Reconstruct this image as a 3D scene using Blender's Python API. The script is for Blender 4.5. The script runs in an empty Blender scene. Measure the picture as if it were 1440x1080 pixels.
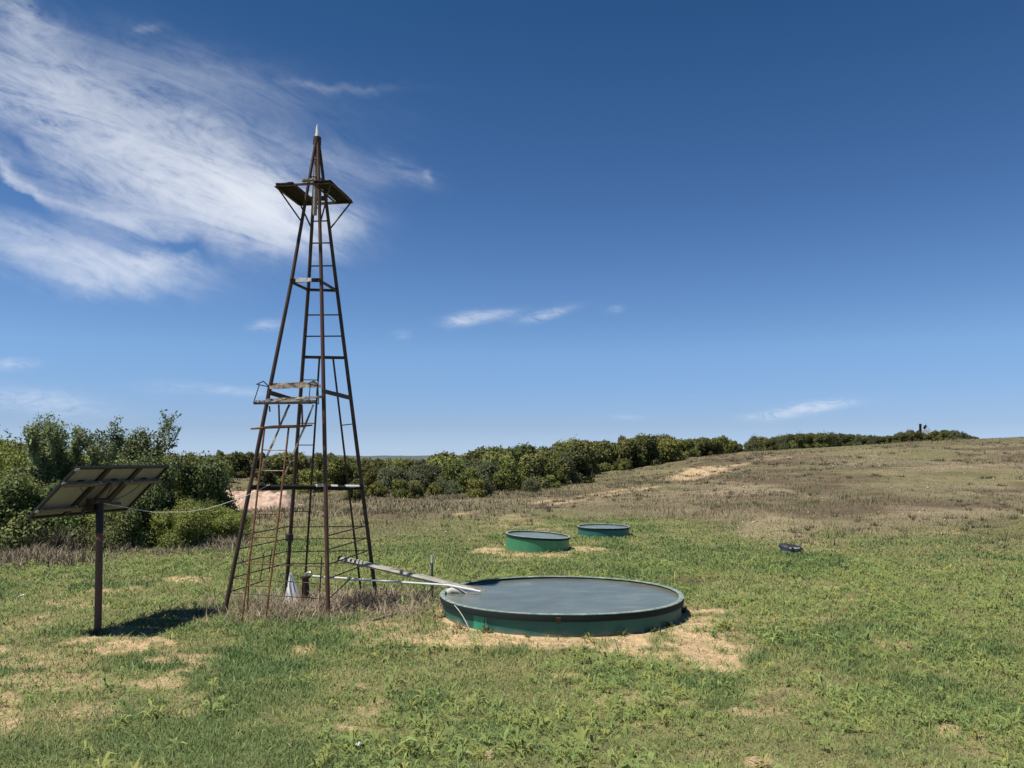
import bpy, bmesh, math, random
import numpy as np
from mathutils import Vector, Matrix

random.seed(7)
RNG = np.random.default_rng(11)
scn = bpy.context.scene
COL = scn.collection
R = math.radians

# ------------------------------------------------------------------ camera
F = 1081.0
PITCH = math.atan(105.0 / F)
EYE = Vector((0.0, 0.0, 2.6))
CP, SP = math.cos(PITCH), math.sin(PITCH)
cd = bpy.data.cameras.new('camera')
cam = bpy.data.objects.new('camera', cd)
COL.objects.link(cam)
cam.location = EYE
cam.rotation_euler = (math.pi / 2 + PITCH, 0, 0)
cd.sensor_width = 36.0
cd.lens = 36.0 * F / 1440.0
cd.clip_start = 0.05
cd.clip_end = 60000
scn.camera = cam


def at(px, py, Y):
    """world point seen at a photo position, at a given forward distance"""
    a, b = (px - 720) / F, (540 - py) / F
    d = Vector((a, CP - b * SP, SP + b * CP))
    return EYE + d * (Y / d.y)


def proj(x, y, z):
    dz = z - EYE.z
    dep = np.maximum(y * CP + dz * SP, 0.01)
    return 720 + F * x / dep, 540 - F * (-y * SP + dz * CP) / dep


# ------------------------------------------------------------------ noise + terrain
def _hash(ix, iy, seed):
    h = (ix.astype(np.int64) * 374761393 + iy.astype(np.int64) * 668265263 + seed * 974634777) & 0xFFFFFFFF
    h = ((h ^ (h >> 13)) * 1274126177) & 0xFFFFFFFF
    h = (h ^ (h >> 16)) & 0xFFFFFFFF
    return h / 4294967295.0


def vnoise(x, y, seed=0):
    ix, iy = np.floor(x), np.floor(y)
    fx, fy = x - ix, y - iy
    fx, fy = fx * fx * (3 - 2 * fx), fy * fy * (3 - 2 * fy)
    a, b = _hash(ix, iy, seed), _hash(ix + 1, iy, seed)
    c, d = _hash(ix, iy + 1, seed), _hash(ix + 1, iy + 1, seed)
    return (a + (b - a) * fx) * (1 - fy) + (c + (d - c) * fx) * fy


def fbm(x, y, scale, seed=0, octv=4):
    s, amp, tot = 0.0, 1.0, 0.0
    c, sn = 0.8, 0.6
    x, y = x / scale, y / scale
    for k in range(octv):
        s = s + amp * vnoise(x, y, seed + k * 17)
        tot += amp
        amp *= 0.5
        x, y = (c * x - sn * y) * 2.03 + 5.1, (sn * x + c * y) * 2.03 - 3.7
    return s / tot


def sst(v, a, b):
    t = np.clip((v - a) / (b - a), 0, 1)
    return t * t * (3 - 2 * t)


HX = [-400, -60, -30, -10, 0, 8, 15, 22, 30, 44, 52, 67, 100, 400]
HZ = [0.9, 1.0, 0.7, 0.1, 0.3, 0.9, 1.7, 2.7, 3.4, 4.2, 4.7, 5.45, 6.5, 8.0]


def terrain(x, y):
    x = np.asarray(x, float)
    y = np.asarray(y, float)
    z = 0.85 * (1 - sst(y, -2.0, 11.0))
    ramp = np.clip((y - 21) / 80.0, 0, 1)
    ramp = ramp * ramp * (1.6 - 0.6 * ramp)
    lin = np.clip((y - 21) / 80.0, 0, 1)
    rr = 0.35 * ramp + 0.65 * (np.sqrt(lin * lin + 0.004) - 0.063) / 0.939
    z = z + np.interp(x, HX, HZ) * np.clip(rr, 0, 1)
    # gully on the left
    g = sst(y, 22, 33) * (1 - sst(y, 42, 78)) * (1 - sst(x, -21, -13))
    z = z - 1.5 * g
    # falls away past the crest
    r = np.sqrt(x * x + y * y)
    far = np.clip(y - 104, 0, None)
    z = z - 0.035 * np.clip(far, 0, 250) - 0.02 * np.clip(far - 250, 0, 1500)
    back = np.clip(np.maximum(r - 130, 0), 0, 2000) * (y < 104)
    z = z - 0.012 * back
    # small swells
    z = z + 0.10 * (fbm(x, y, 6.0, 5, 3) - 0.5) * sst(r, 14, 40) * (1 - sst(r, 300, 600)) * 2
    z = z + 0.05 * (fbm(x, y, 1.1, 9, 3) - 0.5) * (1 - sst(r, 40, 90))
    return z


def tz(x, y):
    return float(terrain(np.array([x]), np.array([y]))[0])


def gnd(px, py):
    """where the ray through a photo position meets the terrain"""
    ys = np.geomspace(2.5, 160, 4000)
    a, b = (px - 720) / F, (540 - py) / F
    k = 1.0 / (CP - b * SP)
    xs = a * k * ys
    zs = EYE.z + (SP + b * CP) * k * ys
    below = np.nonzero(zs < terrain(xs, ys))[0]
    i = below[0] if len(below) else len(ys) - 1
    return Vector((xs[i], ys[i], float(terrain(xs[i:i + 1], ys[i:i + 1])[0])))


# ------------------------------------------------------------------ tags
def tag(o, label=None, cat=None, group=None, kind=None):
    if label: o['label'] = label
    if cat: o['category'] = cat
    if group: o['group'] = group
    if kind: o['kind'] = kind
    return o


def empty(name, loc, label=None, cat=None, group=None, rz=0.0):
    o = bpy.data.objects.new(name, None)
    o.empty_display_size = 0.2
    COL.objects.link(o)
    o.location = loc
    o.rotation_euler = (0, 0, rz)
    return tag(o, label, cat, group)


# ------------------------------------------------------------------ mesh building
class MB:
    def __init__(s):
        s.v, s.f, s.sm = [], [], []

    def add(s, verts, faces, smooth):
        o = len(s.v)
        s.v += [tuple(p) for p in verts]
        for i, f in enumerate(faces):
            s.f.append(tuple(k + o for k in f))
            s.sm.append(smooth[i] if isinstance(smooth, list) else smooth)

    def tube(s, pts, radii, n=10, caps=True):
        pts = [Vector(p) for p in pts]
        if not isinstance(radii, (list, tuple)): radii = [radii] * len(pts)
        ref = None
        vs = []
        for i, p in enumerate(pts):
            t = (pts[min(i + 1, len(pts) - 1)] - pts[max(i - 1, 0)]).normalized()
            if ref is None:
                ref = t.orthogonal().normalized()
            u = (ref - t * ref.dot(t)).normalized()
            ref = u
            w = t.cross(u)
            for k in range(n):
                a = 2 * math.pi * k / n
                vs.append(p + (u * math.cos(a) + w * math.sin(a)) * radii[i])
        fs, sm = [], []
        for i in range(len(pts) - 1):
            for k in range(n):
                fs.append((i * n + k, i * n + (k + 1) % n, (i + 1) * n + (k + 1) % n, (i + 1) * n + k)); sm.append(True)
        if caps:
            fs.append(tuple(range(n))[::-1]); sm.append(False)
            m = (len(pts) - 1) * n
            fs.append(tuple(m + k for k in range(n))); sm.append(False)
        s.add(vs, fs, sm)
        return s

    def beam(s, p0, p1, w, h, up=(0, 0, 1), segs=1, jit=0.0):
        """box bar from p0 to p1, w across, h along up; jit roughens it"""
        p0, p1 = Vector(p0), Vector(p1)
        t = (p1 - p0).normalized()
        up = Vector(up)
        a = t.cross(up).normalized()
        u = a.cross(t).normalized()
        vs = []
        for i in range(segs + 1):
            c = p0.lerp(p1, i / segs)
            for sx, sy in ((-1, -1), (1, -1), (1, 1), (-1, 1)):
                j = Vector((random.uniform(-jit, jit), random.uniform(-jit, jit), random.uniform(-jit, jit)))
                vs.append(c + a * (sx * w / 2) + u * (sy * h / 2) + j)
        fs = []
        for i in range(segs):
            for k in range(4):
                fs.append((i * 4 + k, i * 4 + (k + 1) % 4, i * 4 + 4 + (k + 1) % 4, i * 4 + 4 + k))
        fs.append((3, 2, 1, 0))
        m = segs * 4
        fs.append((m, m + 1, m + 2, m + 3))
        s.add(vs, fs, False)
        return s

    def angle_iron(s, p0, p1, w, th, up=(0, 0, 1), side=1):
        """L-section bar"""
        p0, p1 = Vector(p0), Vector(p1)
        t = (p1 - p0).normalized()
        a = t.cross(Vector(up)).normalized() * side
        u = (a.cross(t) * side).normalized()
        prof = [(0, 0), (w, 0), (w, th), (th, th), (th, w), (0, w)]
        vs = [p + a * (x - w / 3) + u * (y - w / 3) for p in (p0, p1) for x, y in prof]
        fs = [(k, (k + 1) % 6, 6 + (k + 1) % 6, 6 + k) for k in range(6)]
        fs += [(5, 4, 3, 2, 1, 0), (6, 7, 8, 9, 10, 11)]
        s.add(vs, fs, False)
        return s

    def lathe(s, prof, n=48, c=(0, 0, 0), wob=None, smooth=True):
        """closed profile [(r,z)] spun about z"""
        c = Vector(c)
        vs = []
        m = len(prof)
        for k in range(n):
            a = 2 * math.pi * k / n
            dr, dz = wob(a) if wob else (0, 0)
            for r, z in prof:
                vs.append(c + Vector(((r + dr * (r > 0)) * math.cos(a), (r + dr * (r > 0)) * math.sin(a), z + dz)))
        fs = []
        for k in range(n):
            k2 = (k + 1) % n
            for i in range(m - 1):
                fs.append((k * m + i, k2 * m + i, k2 * m + i + 1, k * m + i + 1))
        s.add(vs, fs, smooth)
        return s

    def build(s, name, mat, parent=None, origin=None):
        me = bpy.data.meshes.new(name)
        org = Vector(origin) if origin is not None else Vector((0, 0, 0))
        me.from_pydata([tuple(Vector(p) - org) for p in s.v], [], s.f)
        me.polygons.foreach_set('use_smooth', s.sm)
        me.validate()
        me.update()
        if any(s.sm): me.set_sharp_from_angle(angle=R(42))
        o = bpy.data.objects.new(name, me)
        me.materials.append(mat)
        COL.objects.link(o)
        if parent is not None:
            o.parent = parent
        o.location = org
        return o


def clean(o):
    bm = bmesh.new()
    bm.from_mesh(o.data)
    bmesh.ops.recalc_face_normals(bm, faces=bm.faces)
    bm.to_mesh(o.data)
    bm.free()
    return o


def np_mesh(name, verts, faces, col=None, mat=None, smooth=False):
    """faces: list of int arrays (n,3) or (n,4)"""
    me = bpy.data.meshes.new(name)
    nv = len(verts)
    me.vertices.add(nv)
    me.vertices.foreach_set('co', np.ascontiguousarray(verts, np.float32).ravel())
    faces = [f for f in faces if len(f)]
    loops = np.concatenate([f.ravel() for f in faces]).astype(np.int32)
    sizes = np.concatenate([np.full(len(f), f.shape[1]) for f in faces])
    starts = np.concatenate([[0], np.cumsum(sizes)[:-1]]).astype(np.int32)
    me.loops.add(len(loops))
    me.loops.foreach_set('vertex_index', loops)
    me.polygons.add(len(sizes))
    me.polygons.foreach_set('loop_start', starts)
    if smooth:
        me.polygons.foreach_set('use_smooth', np.ones(len(sizes), bool))
    if col is not None:
        at_ = me.color_attributes.new('Col', 'FLOAT_COLOR', 'POINT')
        c4 = np.ones((nv, 4), np.float32)
        c4[:, :3] = col
        at_.data.foreach_set('color', c4.ravel())
    me.update(calc_edges=True)
    if mat: me.materials.append(mat)
    return me


def link(name, me, parent=None, loc=None):
    o = bpy.data.objects.new(name, me)
    COL.objects.link(o)
    if parent is not None: o.parent = parent
    if loc is not None: o.location = loc
    return o


# ------------------------------------------------------------------ node helper
class NT:
    def __init__(s, tree):
        s.t = tree

    def node(s, typ, **kw):
        n = s.t.nodes.new(typ)
        for k, v in kw.items():
            setattr(n, k, v)
        return n

    def put(s, sock, v):
        if isinstance(v, E): s.t.links.new(v.s, sock)
        elif hasattr(v, 'is_output'): s.t.links.new(v, sock)
        else: sock.default_value = v

    def math(s, op, *a, clamp=False):
        n = s.node('ShaderNodeMath', operation=op)
        n.use_clamp = clamp
        for i, v in enumerate(a): s.put(n.inputs[i], v)
        return E(s, n.outputs[0])

    def noise(s, vec, scale, detail=4, rough=0.55, dist=0.0, dim='3D'):
        n = s.node('ShaderNodeTexNoise', noise_dimensions=dim)
        s.put(n.inputs['Vector'], vec)
        n.inputs['Scale'].default_value = scale
        n.inputs['Detail'].default_value = detail
        n.inputs['Roughness'].default_value = rough
        n.inputs['Distortion'].default_value = dist
        return E(s, n.outputs['Fac'])

    def ramp(s, fac, stops, interp='LINEAR'):
        n = s.node('ShaderNodeValToRGB')
        s.put(n.inputs[0], fac)
        cr = n.color_ramp
        cr.interpolation = interp
        while len(cr.elements) < len(stops): cr.elements.new(0.5)
        for e, (p, c) in zip(cr.elements, stops):
            e.position = p
            e.color = c if len(c) == 4 else (*c, 1)
        return n.outputs[0]

    def mix(s, fac, a, b, mode='MIX'):
        n = s.node('ShaderNodeMix', data_type='RGBA', blend_type=mode)
        s.put(n.inputs[0], fac)
        for sock, v in ((n.inputs[6], a), (n.inputs[7], b)):
            if isinstance(v, tuple): v = (*v, 1) if len(v) == 3 else v
            s.put(sock, v)
        return n.outputs[2]

    def map(s, vec, scale=(1, 1, 1), loc=(0, 0, 0), rot=(0, 0, 0)):
        n = s.node('ShaderNodeMapping')
        s.put(n.inputs[0], vec)
        n.inputs['Scale'].default_value = scale
        n.inputs['Location'].default_value = loc
        n.inputs['Rotation'].default_value = rot
        return n.outputs[0]


class E:
    def __init__(s, nt, sock): s.nt, s.s = nt, sock
    def __add__(s, o): return s.nt.math('ADD', s, o)
    def __radd__(s, o): return s.nt.math('ADD', o, s)
    def __sub__(s, o): return s.nt.math('SUBTRACT', s, o)
    def __rsub__(s, o): return s.nt.math('SUBTRACT', o, s)
    def __mul__(s, o): return s.nt.math('MULTIPLY', s, o)
    def __rmul__(s, o): return s.nt.math('MULTIPLY', o, s)
    def __truediv__(s, o): return s.nt.math('DIVIDE', s, o)
    def clamp(s): return s.nt.math('ADD', s, 0.0, clamp=True)


def new_mat(name):
    m = bpy.data.materials.new(name)
    m.use_nodes = True
    t = m.node_tree
    b = t.nodes['Principled BSDF']
    return m, NT(t), b


def obj_coord(nt):
    n = nt.node('ShaderNodeTexCoord')
    return n.outputs['Object']


def bump(nt, b, h, strength=0.3, dist=0.01):
    n = nt.node('ShaderNodeBump')
    n.inputs['Strength'].default_value = strength
    n.inputs['Distance'].default_value = dist
    nt.put(n.inputs['Height'], h)
    nt.t.links.new(n.outputs[0], b.inputs['Normal'])


def mottled(name, stops, scale=6.0, rough=0.7, stretch=(1, 1, 1), bumps=0.3, detail=6, metal=0.0, spec=0.4, fine=60.0):
    """colour ramp over noise, with fine grain and bump"""
    m, nt, b = new_mat(name)
    co = nt.map(obj_coord(nt), stretch)
    n1 = nt.noise(co, scale, detail, 0.65, 0.3)
    n2 = nt.noise(co, fine, 3, 0.6)
    f = (n1 * 0.8 + n2 * 0.2)
    f = nt.math('MULTIPLY_ADD', f - 0.5, 1.9, 0.5, clamp=True)
    nt.t.links.new(nt.ramp(f, stops), b.inputs['Base Color'])
    b.inputs['Roughness'].default_value = rough
    b.inputs['Metallic'].default_value = metal
    b.inputs['Specular IOR Level'].default_value = spec
    bump(nt, b, n1 + n2 * 0.5, bumps, 0.01)
    return m


M = {}
M['rust_dark'] = mottled('dark rusted iron', [(0, (.026, .017, .013)), (.45, (.055, .033, .023)), (.72, (.095, .050, .029)), (1, (.18, .086, .045))], 5, .62, bumps=.25)
M['rust_brown'] = mottled('brown rusted pipe', [(0, (.036, .02, .015)), (.45, (.09, .042, .027)), (.8, (.15, .065, .035)), (1, (.25, .14, .09))], 4, .5, stretch=(1, 1, .4), bumps=.2)
M['rust_orange'] = mottled('orange rusted iron', [(0, (.07, .03, .015)), (.45, (.17, .072, .03)), (.7, (.24, .125, .06)), (1, (.36, .26, .16))], 7, .8, bumps=.3)
M['wood_paint'] = mottled('weathered painted board', [(0, (.10, .055, .032)), (.38, (.22, .13, .075)), (.52, (.40, .33, .25)), (.75, (.62, .58, .5)), (1, (.78, .76, .70))], 9, .85, stretch=(1, 1, 1), bumps=.4)
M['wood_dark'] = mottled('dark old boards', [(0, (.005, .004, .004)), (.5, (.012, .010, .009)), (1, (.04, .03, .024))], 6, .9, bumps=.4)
M['wood_grey'] = mottled('grey weathered wood', [(0, (.13, .12, .10)), (.45, (.34, .325, .285)), (.8, (.5, .48, .43)), (1, (.66, .64, .58))], 5, .85, stretch=(1, 3, 3), bumps=.4)
M['rust_post'] = mottled('reddish rusted post', [(0, (.05, .028, .021)), (.45, (.12, .058, .038)), (.8, (.19, .085, .045)), (1, (.29, .17, .11))], 5, .6, stretch=(1, 1, .4), bumps=.25)
M['plank_old'] = mottled('old fallen board', [(0, (.10, .085, .06)), (.5, (.22, .19, .14)), (1, (.4, .36, .28))], 6, .9, bumps=.4)
M['galv'] = mottled('galvanised metal', [(0, (.3, .3, .3)), (.5, (.5, .5, .5)), (1, (.72, .72, .72))], 9, .4, metal=.5, bumps=.1)
M['white_paint'] = mottled('chalky white', [(0, (.42, .42, .42)), (.35, (.68, .68, .68)), (1, (.84, .84, .83))], 7, .7, bumps=.25)
M['pvc'] = mottled('white pipe plastic', [(0, (.5, .49, .45)), (.4, (.72, .71, .68)), (1, (.82, .82, .8))], 6, .5, bumps=.05)
M['liner_pale'] = mottled('stained pale plastic', [(0, (.16, .14, .10)), (.4, (.42, .40, .34)), (1, (.66, .65, .6))], 9, .6, bumps=.1)
M['post_green'] = mottled('dull green steel', [(0, (.10, .115, .10)), (.5, (.20, .22, .195)), (1, (.34, .35, .32))], 12, .6, bumps=.15)
M['cable'] = mottled('pale cable sheath', [(0, (.42, .40, .36)), (1, (.7, .68, .62))], 8, .6, bumps=.05)
M['black_rubber'] = mottled('black rubber', [(0, (.010, .012, .016)), (.6, (.022, .026, .034)), (1, (.06, .065, .075))], 10, .6, bumps=.2)
M['tub_grey'] = mottled('faded grey plastic', [(0, (.2, .22, .23)), (.5, (.33, .35, .37)), (1, (.45, .47, .48))], 6, .7, bumps=.1)
M['panel_back'] = mottled('panel backsheet', [(0, (.19, .185, .165)), (.5, (.255, .248, .222)), (1, (.31, .30, .27))], 3, .55, bumps=.02)
M['panel_frame'] = mottled('dark panel frame', [(0, (.006, .006, .007)), (1, (.018, .017, .017))], 8, .55, bumps=.05)
M['panel_rail'] = mottled('grey brown rail steel', [(0, (.07, .06, .055)), (.6, (.14, .125, .115)), (1, (.25, .22, .2))], 10, .55, bumps=.1)
M['bark'] = mottled('grey brown bark', [(0, (.035, .026, .02)), (.6, (.085, .066, .05)), (1, (.16, .13, .1))], 12, .9, bumps=.5)
m, nt, b = new_mat('panel cell glass')
b.inputs['Base Color'].default_value = (.012, .016, .035, 1)
b.inputs['Roughness'].default_value = .12
M['panel_glass'] = m


def tank_mat(name, base, pale, dark, streak=1.0, mud=False, rough=.5):
    m, nt, b = new_mat(name)
    co = obj_coord(nt)
    n1 = nt.noise(nt.map(co, (1, 1, .35)), 3.2, 5, .6, .4)
    n2 = nt.noise(nt.map(co, (1, 1, .12)), 16, 4, .6)
    n3 = nt.noise(co, 55, 3, .6)
    f = nt.math('MULTIPLY_ADD', n1 * 0.55 + n2 * 0.3 + n3 * 0.15 - 0.5, 2.2 * streak, 0.5, clamp=True)
    cc = nt.ramp(f, [(0, dark), (.45, base), (.7, base), (1, pale)])
    if mud:
        # splashed earth near the ground, scuffs and scale lines higher up
        sp = nt.node('ShaderNodeSeparateXYZ')
        nt.put(sp.inputs[0], co)
        zz = E(nt, sp.outputs[2])
        n5 = nt.noise(nt.map(co, (1, 1, .5)), 6, 6, .7)
        lvl = nt.math('MULTIPLY_ADD', (n5 - .5) * .28 - zz, 12.0, .75, clamp=True)
        cc = nt.mix(nt.math('MULTIPLY', lvl, .55), cc, (.24, .19, .125))
        scf = nt.math('GREATER_THAN', nt.noise(nt.map(co, (1, 1, 3)), 9, 6, .75), .67)
        cc = nt.mix(nt.math('MULTIPLY', scf, .35), cc, (.20, .27, .24))
    nt.t.links.new(cc, b.inputs['Base Color'])
    b.inputs['Roughness'].default_value = rough
    bump(nt, b, n1 + n2 * .3, .12, .01)
    return m


M['tank_teal'] = tank_mat('dark green glass fibre', (.020, .125, .105), (.06, .20, .165), (.014, .07, .066), 1.0, True)
M['tank_green'] = tank_mat('sun faded green glass fibre', (.055, .25, .125), (.13, .37, .22), (.03, .15, .085), 1.0, True)
M['tank_blue'] = tank_mat('teal glass fibre', (.03, .15, .14), (.07, .25, .22), (.015, .08, .08), 1.0, True)
M['tank_patch'] = tank_mat('bright green repair', (.04, .30, .17), (.1, .42, .27), (.02, .19, .11))
M['tank_drip'] = tank_mat('pale streak', (.12, .20, .165), (.26, .33, .29), (.05, .11, .09))
M['rim'] = mottled('pale bleached rim', [(0, (.06, .11, .10)), (.4, (.15, .22, .195)), (.72, (.30, .36, .32)), (1, (.56, .58, .5))], 7, .6, bumps=.2)
M['liner'] = mottled('algae stained inner wall', [(0, (.06, .055, .035)), (.5, (.16, .14, .085)), (1, (.36, .33, .24))], 4, .8, stretch=(1, 1, .3), bumps=.2)


M['band'] = tank_mat('rim band with painted lip shade', (.004, .014, .015), (.009, .026, .026), (.002, .007, .008), 1.0, False, .85)  # dark teal rim edge, taken near black to paint in the lip's shadow


def water_mat(name, c):
    m, nt, b = new_mat(name)
    co = obj_coord(nt)
    n = nt.noise(nt.map(co, (1, 1.6, 1)), 1.3, 5, .6, .5)
    col = nt.ramp(n, [(.3, tuple(v * .75 for v in c)), (.55, c), (.8, tuple(v * 1.45 for v in c))])
    n4 = nt.noise(co, 22, 3, .7)
    spk = nt.math('GREATER_THAN', n4, .70)
    col = nt.mix(nt.math('MULTIPLY', spk, .35), col, (.22, .24, .2))
    nt.t.links.new(col, b.inputs['Base Color'])
    n2 = nt.noise(nt.map(co, (1, 2.2, 1)), 9, 4, .6)
    b.inputs['Roughness'].default_value = .16
    b.inputs['IOR'].default_value = 1.33
    b.inputs['Specular IOR Level'].default_value = .13
    bump(nt, b, n2, .22, .015)
    return m


M['water'] = water_mat('murky stock water', (.122, .142, .120))
M['water_far'] = water_mat('murky far water', (.17, .20, .175))


def veg_mat(name, transl=0.35, vary=0.25, rough=0.65, soft=0.0):
    """colour from the mesh's own colour layer, shifted a little per object"""
    m, nt, b = new_mat(name)
    a = nt.node('ShaderNodeAttribute', attribute_name='Col')
    oi = nt.node('ShaderNodeObjectInfo')
    rnd = E(nt, oi.outputs['Random'])
    hs = nt.node('ShaderNodeHueSaturation')
    nt.put(hs.inputs['Color'], a.outputs['Color'])
    nt.put(hs.inputs['Hue'], nt.math('MULTIPLY_ADD', rnd, .035 * vary / .25, .5 - .0175 * vary / .25))
    fr = nt.math('FRACT', rnd * 7.31)
    nt.put(hs.inputs['Value'], nt.math('MULTIPLY_ADD', fr, 2 * vary, 1 - vary))
    nt.t.links.new(hs.outputs[0], b.inputs['Base Color'])
    b.inputs['Roughness'].default_value = rough
    b.inputs['Specular IOR Level'].default_value = .25
    tr = nt.node('ShaderNodeBsdfTranslucent')
    if soft > 0:
        # tiny bent blades: average their facing towards the sward's own
        g = nt.node('ShaderNodeNewGeometry')
        vm = nt.node('ShaderNodeVectorMath', operation='MULTIPLY_ADD')
        nt.put(vm.inputs[0], g.outputs['Normal'])
        vm.inputs[1].default_value = (1 - soft,) * 3
        vm.inputs[2].default_value = (0, 0, soft)
        vn = nt.node('ShaderNodeVectorMath', operation='NORMALIZE')
        nt.put(vn.inputs[0], vm.outputs[0])
        nt.t.links.new(vn.outputs[0], b.inputs['Normal'])
    nt.t.links.new(hs.outputs[0], tr.inputs['Color'])
    mx = nt.node('ShaderNodeMixShader')
    mx.inputs[0].default_value = transl
    nt.t.links.new(b.outputs[0], mx.inputs[1])
    nt.t.links.new(tr.outputs[0], mx.inputs[2])
    out = nt.t.nodes['Material Output']
    nt.t.links.new(mx.outputs[0], out.inputs[0])
    return m


M['leaf'] = veg_mat('leaf', .28, .28, .6, .25)
M['grass'] = veg_mat('grass blade', .3, 0.0, .6, .6)
M['straw'] = veg_mat('dry straw', .2, 0.0, .8, .6)

# ------------------------------------------------------------------ ground cover maps
# bare or pale spots: px, py, rx, ry, amount   (located on the photo, then stored on the ground itself)
SAND = [(985, 895, 42, 48, 1.1), (1000, 930, 42, 17, 1.0), (930, 913, 120, 14, 1.0), (800, 903, 190, 11, 1.0), (660, 893, 60, 9, 0.8), (560, 885, 70, 14, 0.48), (165, 908, 80, 13, 0.83), (60, 927, 70, 14, 0.52), (8, 1000, 26, 26, 0.7), (265, 816, 28, 5, 0.78), (105, 850, 45, 6, 0.52), (30, 880, 40, 10, 0.43), (690, 775, 24, 4, 1.1), (822, 773, 28, 4, 1.1), (755, 781, 50, 3, 0.8), (800, 950, 32, 4, 0.78), (870, 985, 30, 8, 0.64), (500, 1010, 32, 18, 0.52), (695, 1060, 20, 14, 0.7), (785, 1056, 14, 8, 0.6), (1255, 908, 38, 6, 0.6), (1020, 878, 45, 25, 0.55), (1085, 874, 32, 8, 0.6), (1335, 1028, 14, 10, 0.7), (1380, 1050, 40, 16, 0.43), (430, 915, 20, 9, 0.48), (985, 664, 26, 5, 1.3), (960, 672, 24, 4, 0.9), (1005, 660, 20, 4, 0.9), (725, 735, 50, 10, 0.31), (445, 1000, 25, 10, 0.35), (1090, 985, 50, 16, 0.39), (1063, 1072, 18, 8, 0.7), (540, 990, 20, 8, 0.35), (260, 990, 40, 16, 0.35), (420, 1040, 25, 8, 0.43), (1140, 765, 18, 4, 0.52), (90, 930, 30, 9, 0.43), (250, 925, 60, 10, 0.7), (110, 960, 60, 14, 0.6), (40, 960, 50, 12, 0.6), (100, 1000, 60, 12, 0.5), (600, 900, 60, 8, 0.6), (520, 905, 40, 6, 0.4), (1040, 905, 30, 14, 0.55), (980, 860, 20, 12, 0.8), (940, 985, 30, 6, 0.5), (1080, 1000, 50, 8, 0.5), (1150, 870, 30, 4, 0.35), (1000, 1060, 40, 6, 0.4), (900, 1020, 30, 6, 0.4), (270, 875, 40, 5, 0.5), (180, 885, 50, 5, 0.6)]
MUD = [(1095, 985, 30, 8, .8), (965, 814, 48, 7, 1.3), (940, 818, 40, 5, .5)]
ROCKY = [(1090, 745, 62, 15, 1.0), (1030, 690, 55, 6, .8), (1140, 770, 25, 8, .5), (1180, 760, 120, 12, .35), (1330, 725, 80, 10, .5), (1170, 640, 90, 6, .3), (1240, 650, 60, 5, .4), (1360, 655, 70, 5, .5)]
LUSH = [(300, 935, 150, 22, 1.0), (340, 965, 110, 26, .7), (170, 1005, 50, 14, .9), (590, 990, 55, 18, .9), (690, 1040, 80, 24, .6), (860, 955, 60, 12, .8), (990, 960, 45, 14, .9),
        (1030, 985, 40, 16, .7), (1280, 985, 70, 22, .5), (60, 1060, 90, 25, .7), (210, 1050, 120, 25, .7), (100, 890, 50, 8, .7), (600, 780, 120, 20, .5), (1180, 930, 60, 12, .5), (1385, 1000, 40, 22, .6), (700, 800, 160, 12, .5), (150, 800, 200, 12, .3), (1000, 790, 160, 14, .5)]
TRACK = [[(640, 724), (720, 712), (800, 700), (870, 690), (930, 678), (985, 664), (1060, 650), (1110, 644)],
         [(700, 726), (790, 707), (870, 694), (940, 681), (1000, 668), (1040, 660)]]


def spots(px, py, lst, wob):
    s = np.zeros_like(px)
    for x, y, rx, ry, a in lst:
        d = ((px - x) / rx) ** 2 + ((py - y) / ry) ** 2
        s = np.maximum(s, a * sst(1.55 - d + wob, 0, 1.1))
    return s


def track(px, py):
    s = np.zeros_like(px)
    for pl in TRACK:
        for (x0, y0), (x1, y1) in zip(pl[:-1], pl[1:]):
            dx, dy = x1 - x0, y1 - y0
            t = np.clip(((px - x0) * dx + (py - y0) * dy) / (dx * dx + dy * dy), 0, 1)
            ex, ey = px - x0 - t * dx, (py - y0 - t * dy)
            w = 1.5
            s = np.maximum(s, np.exp(-(ex * .35) ** 2 / w ** 2 - (ey / w) ** 2))
    return s


TANK_C = Vector((0.845, 13.53, 0.0))
TANK_R = 2.02


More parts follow.
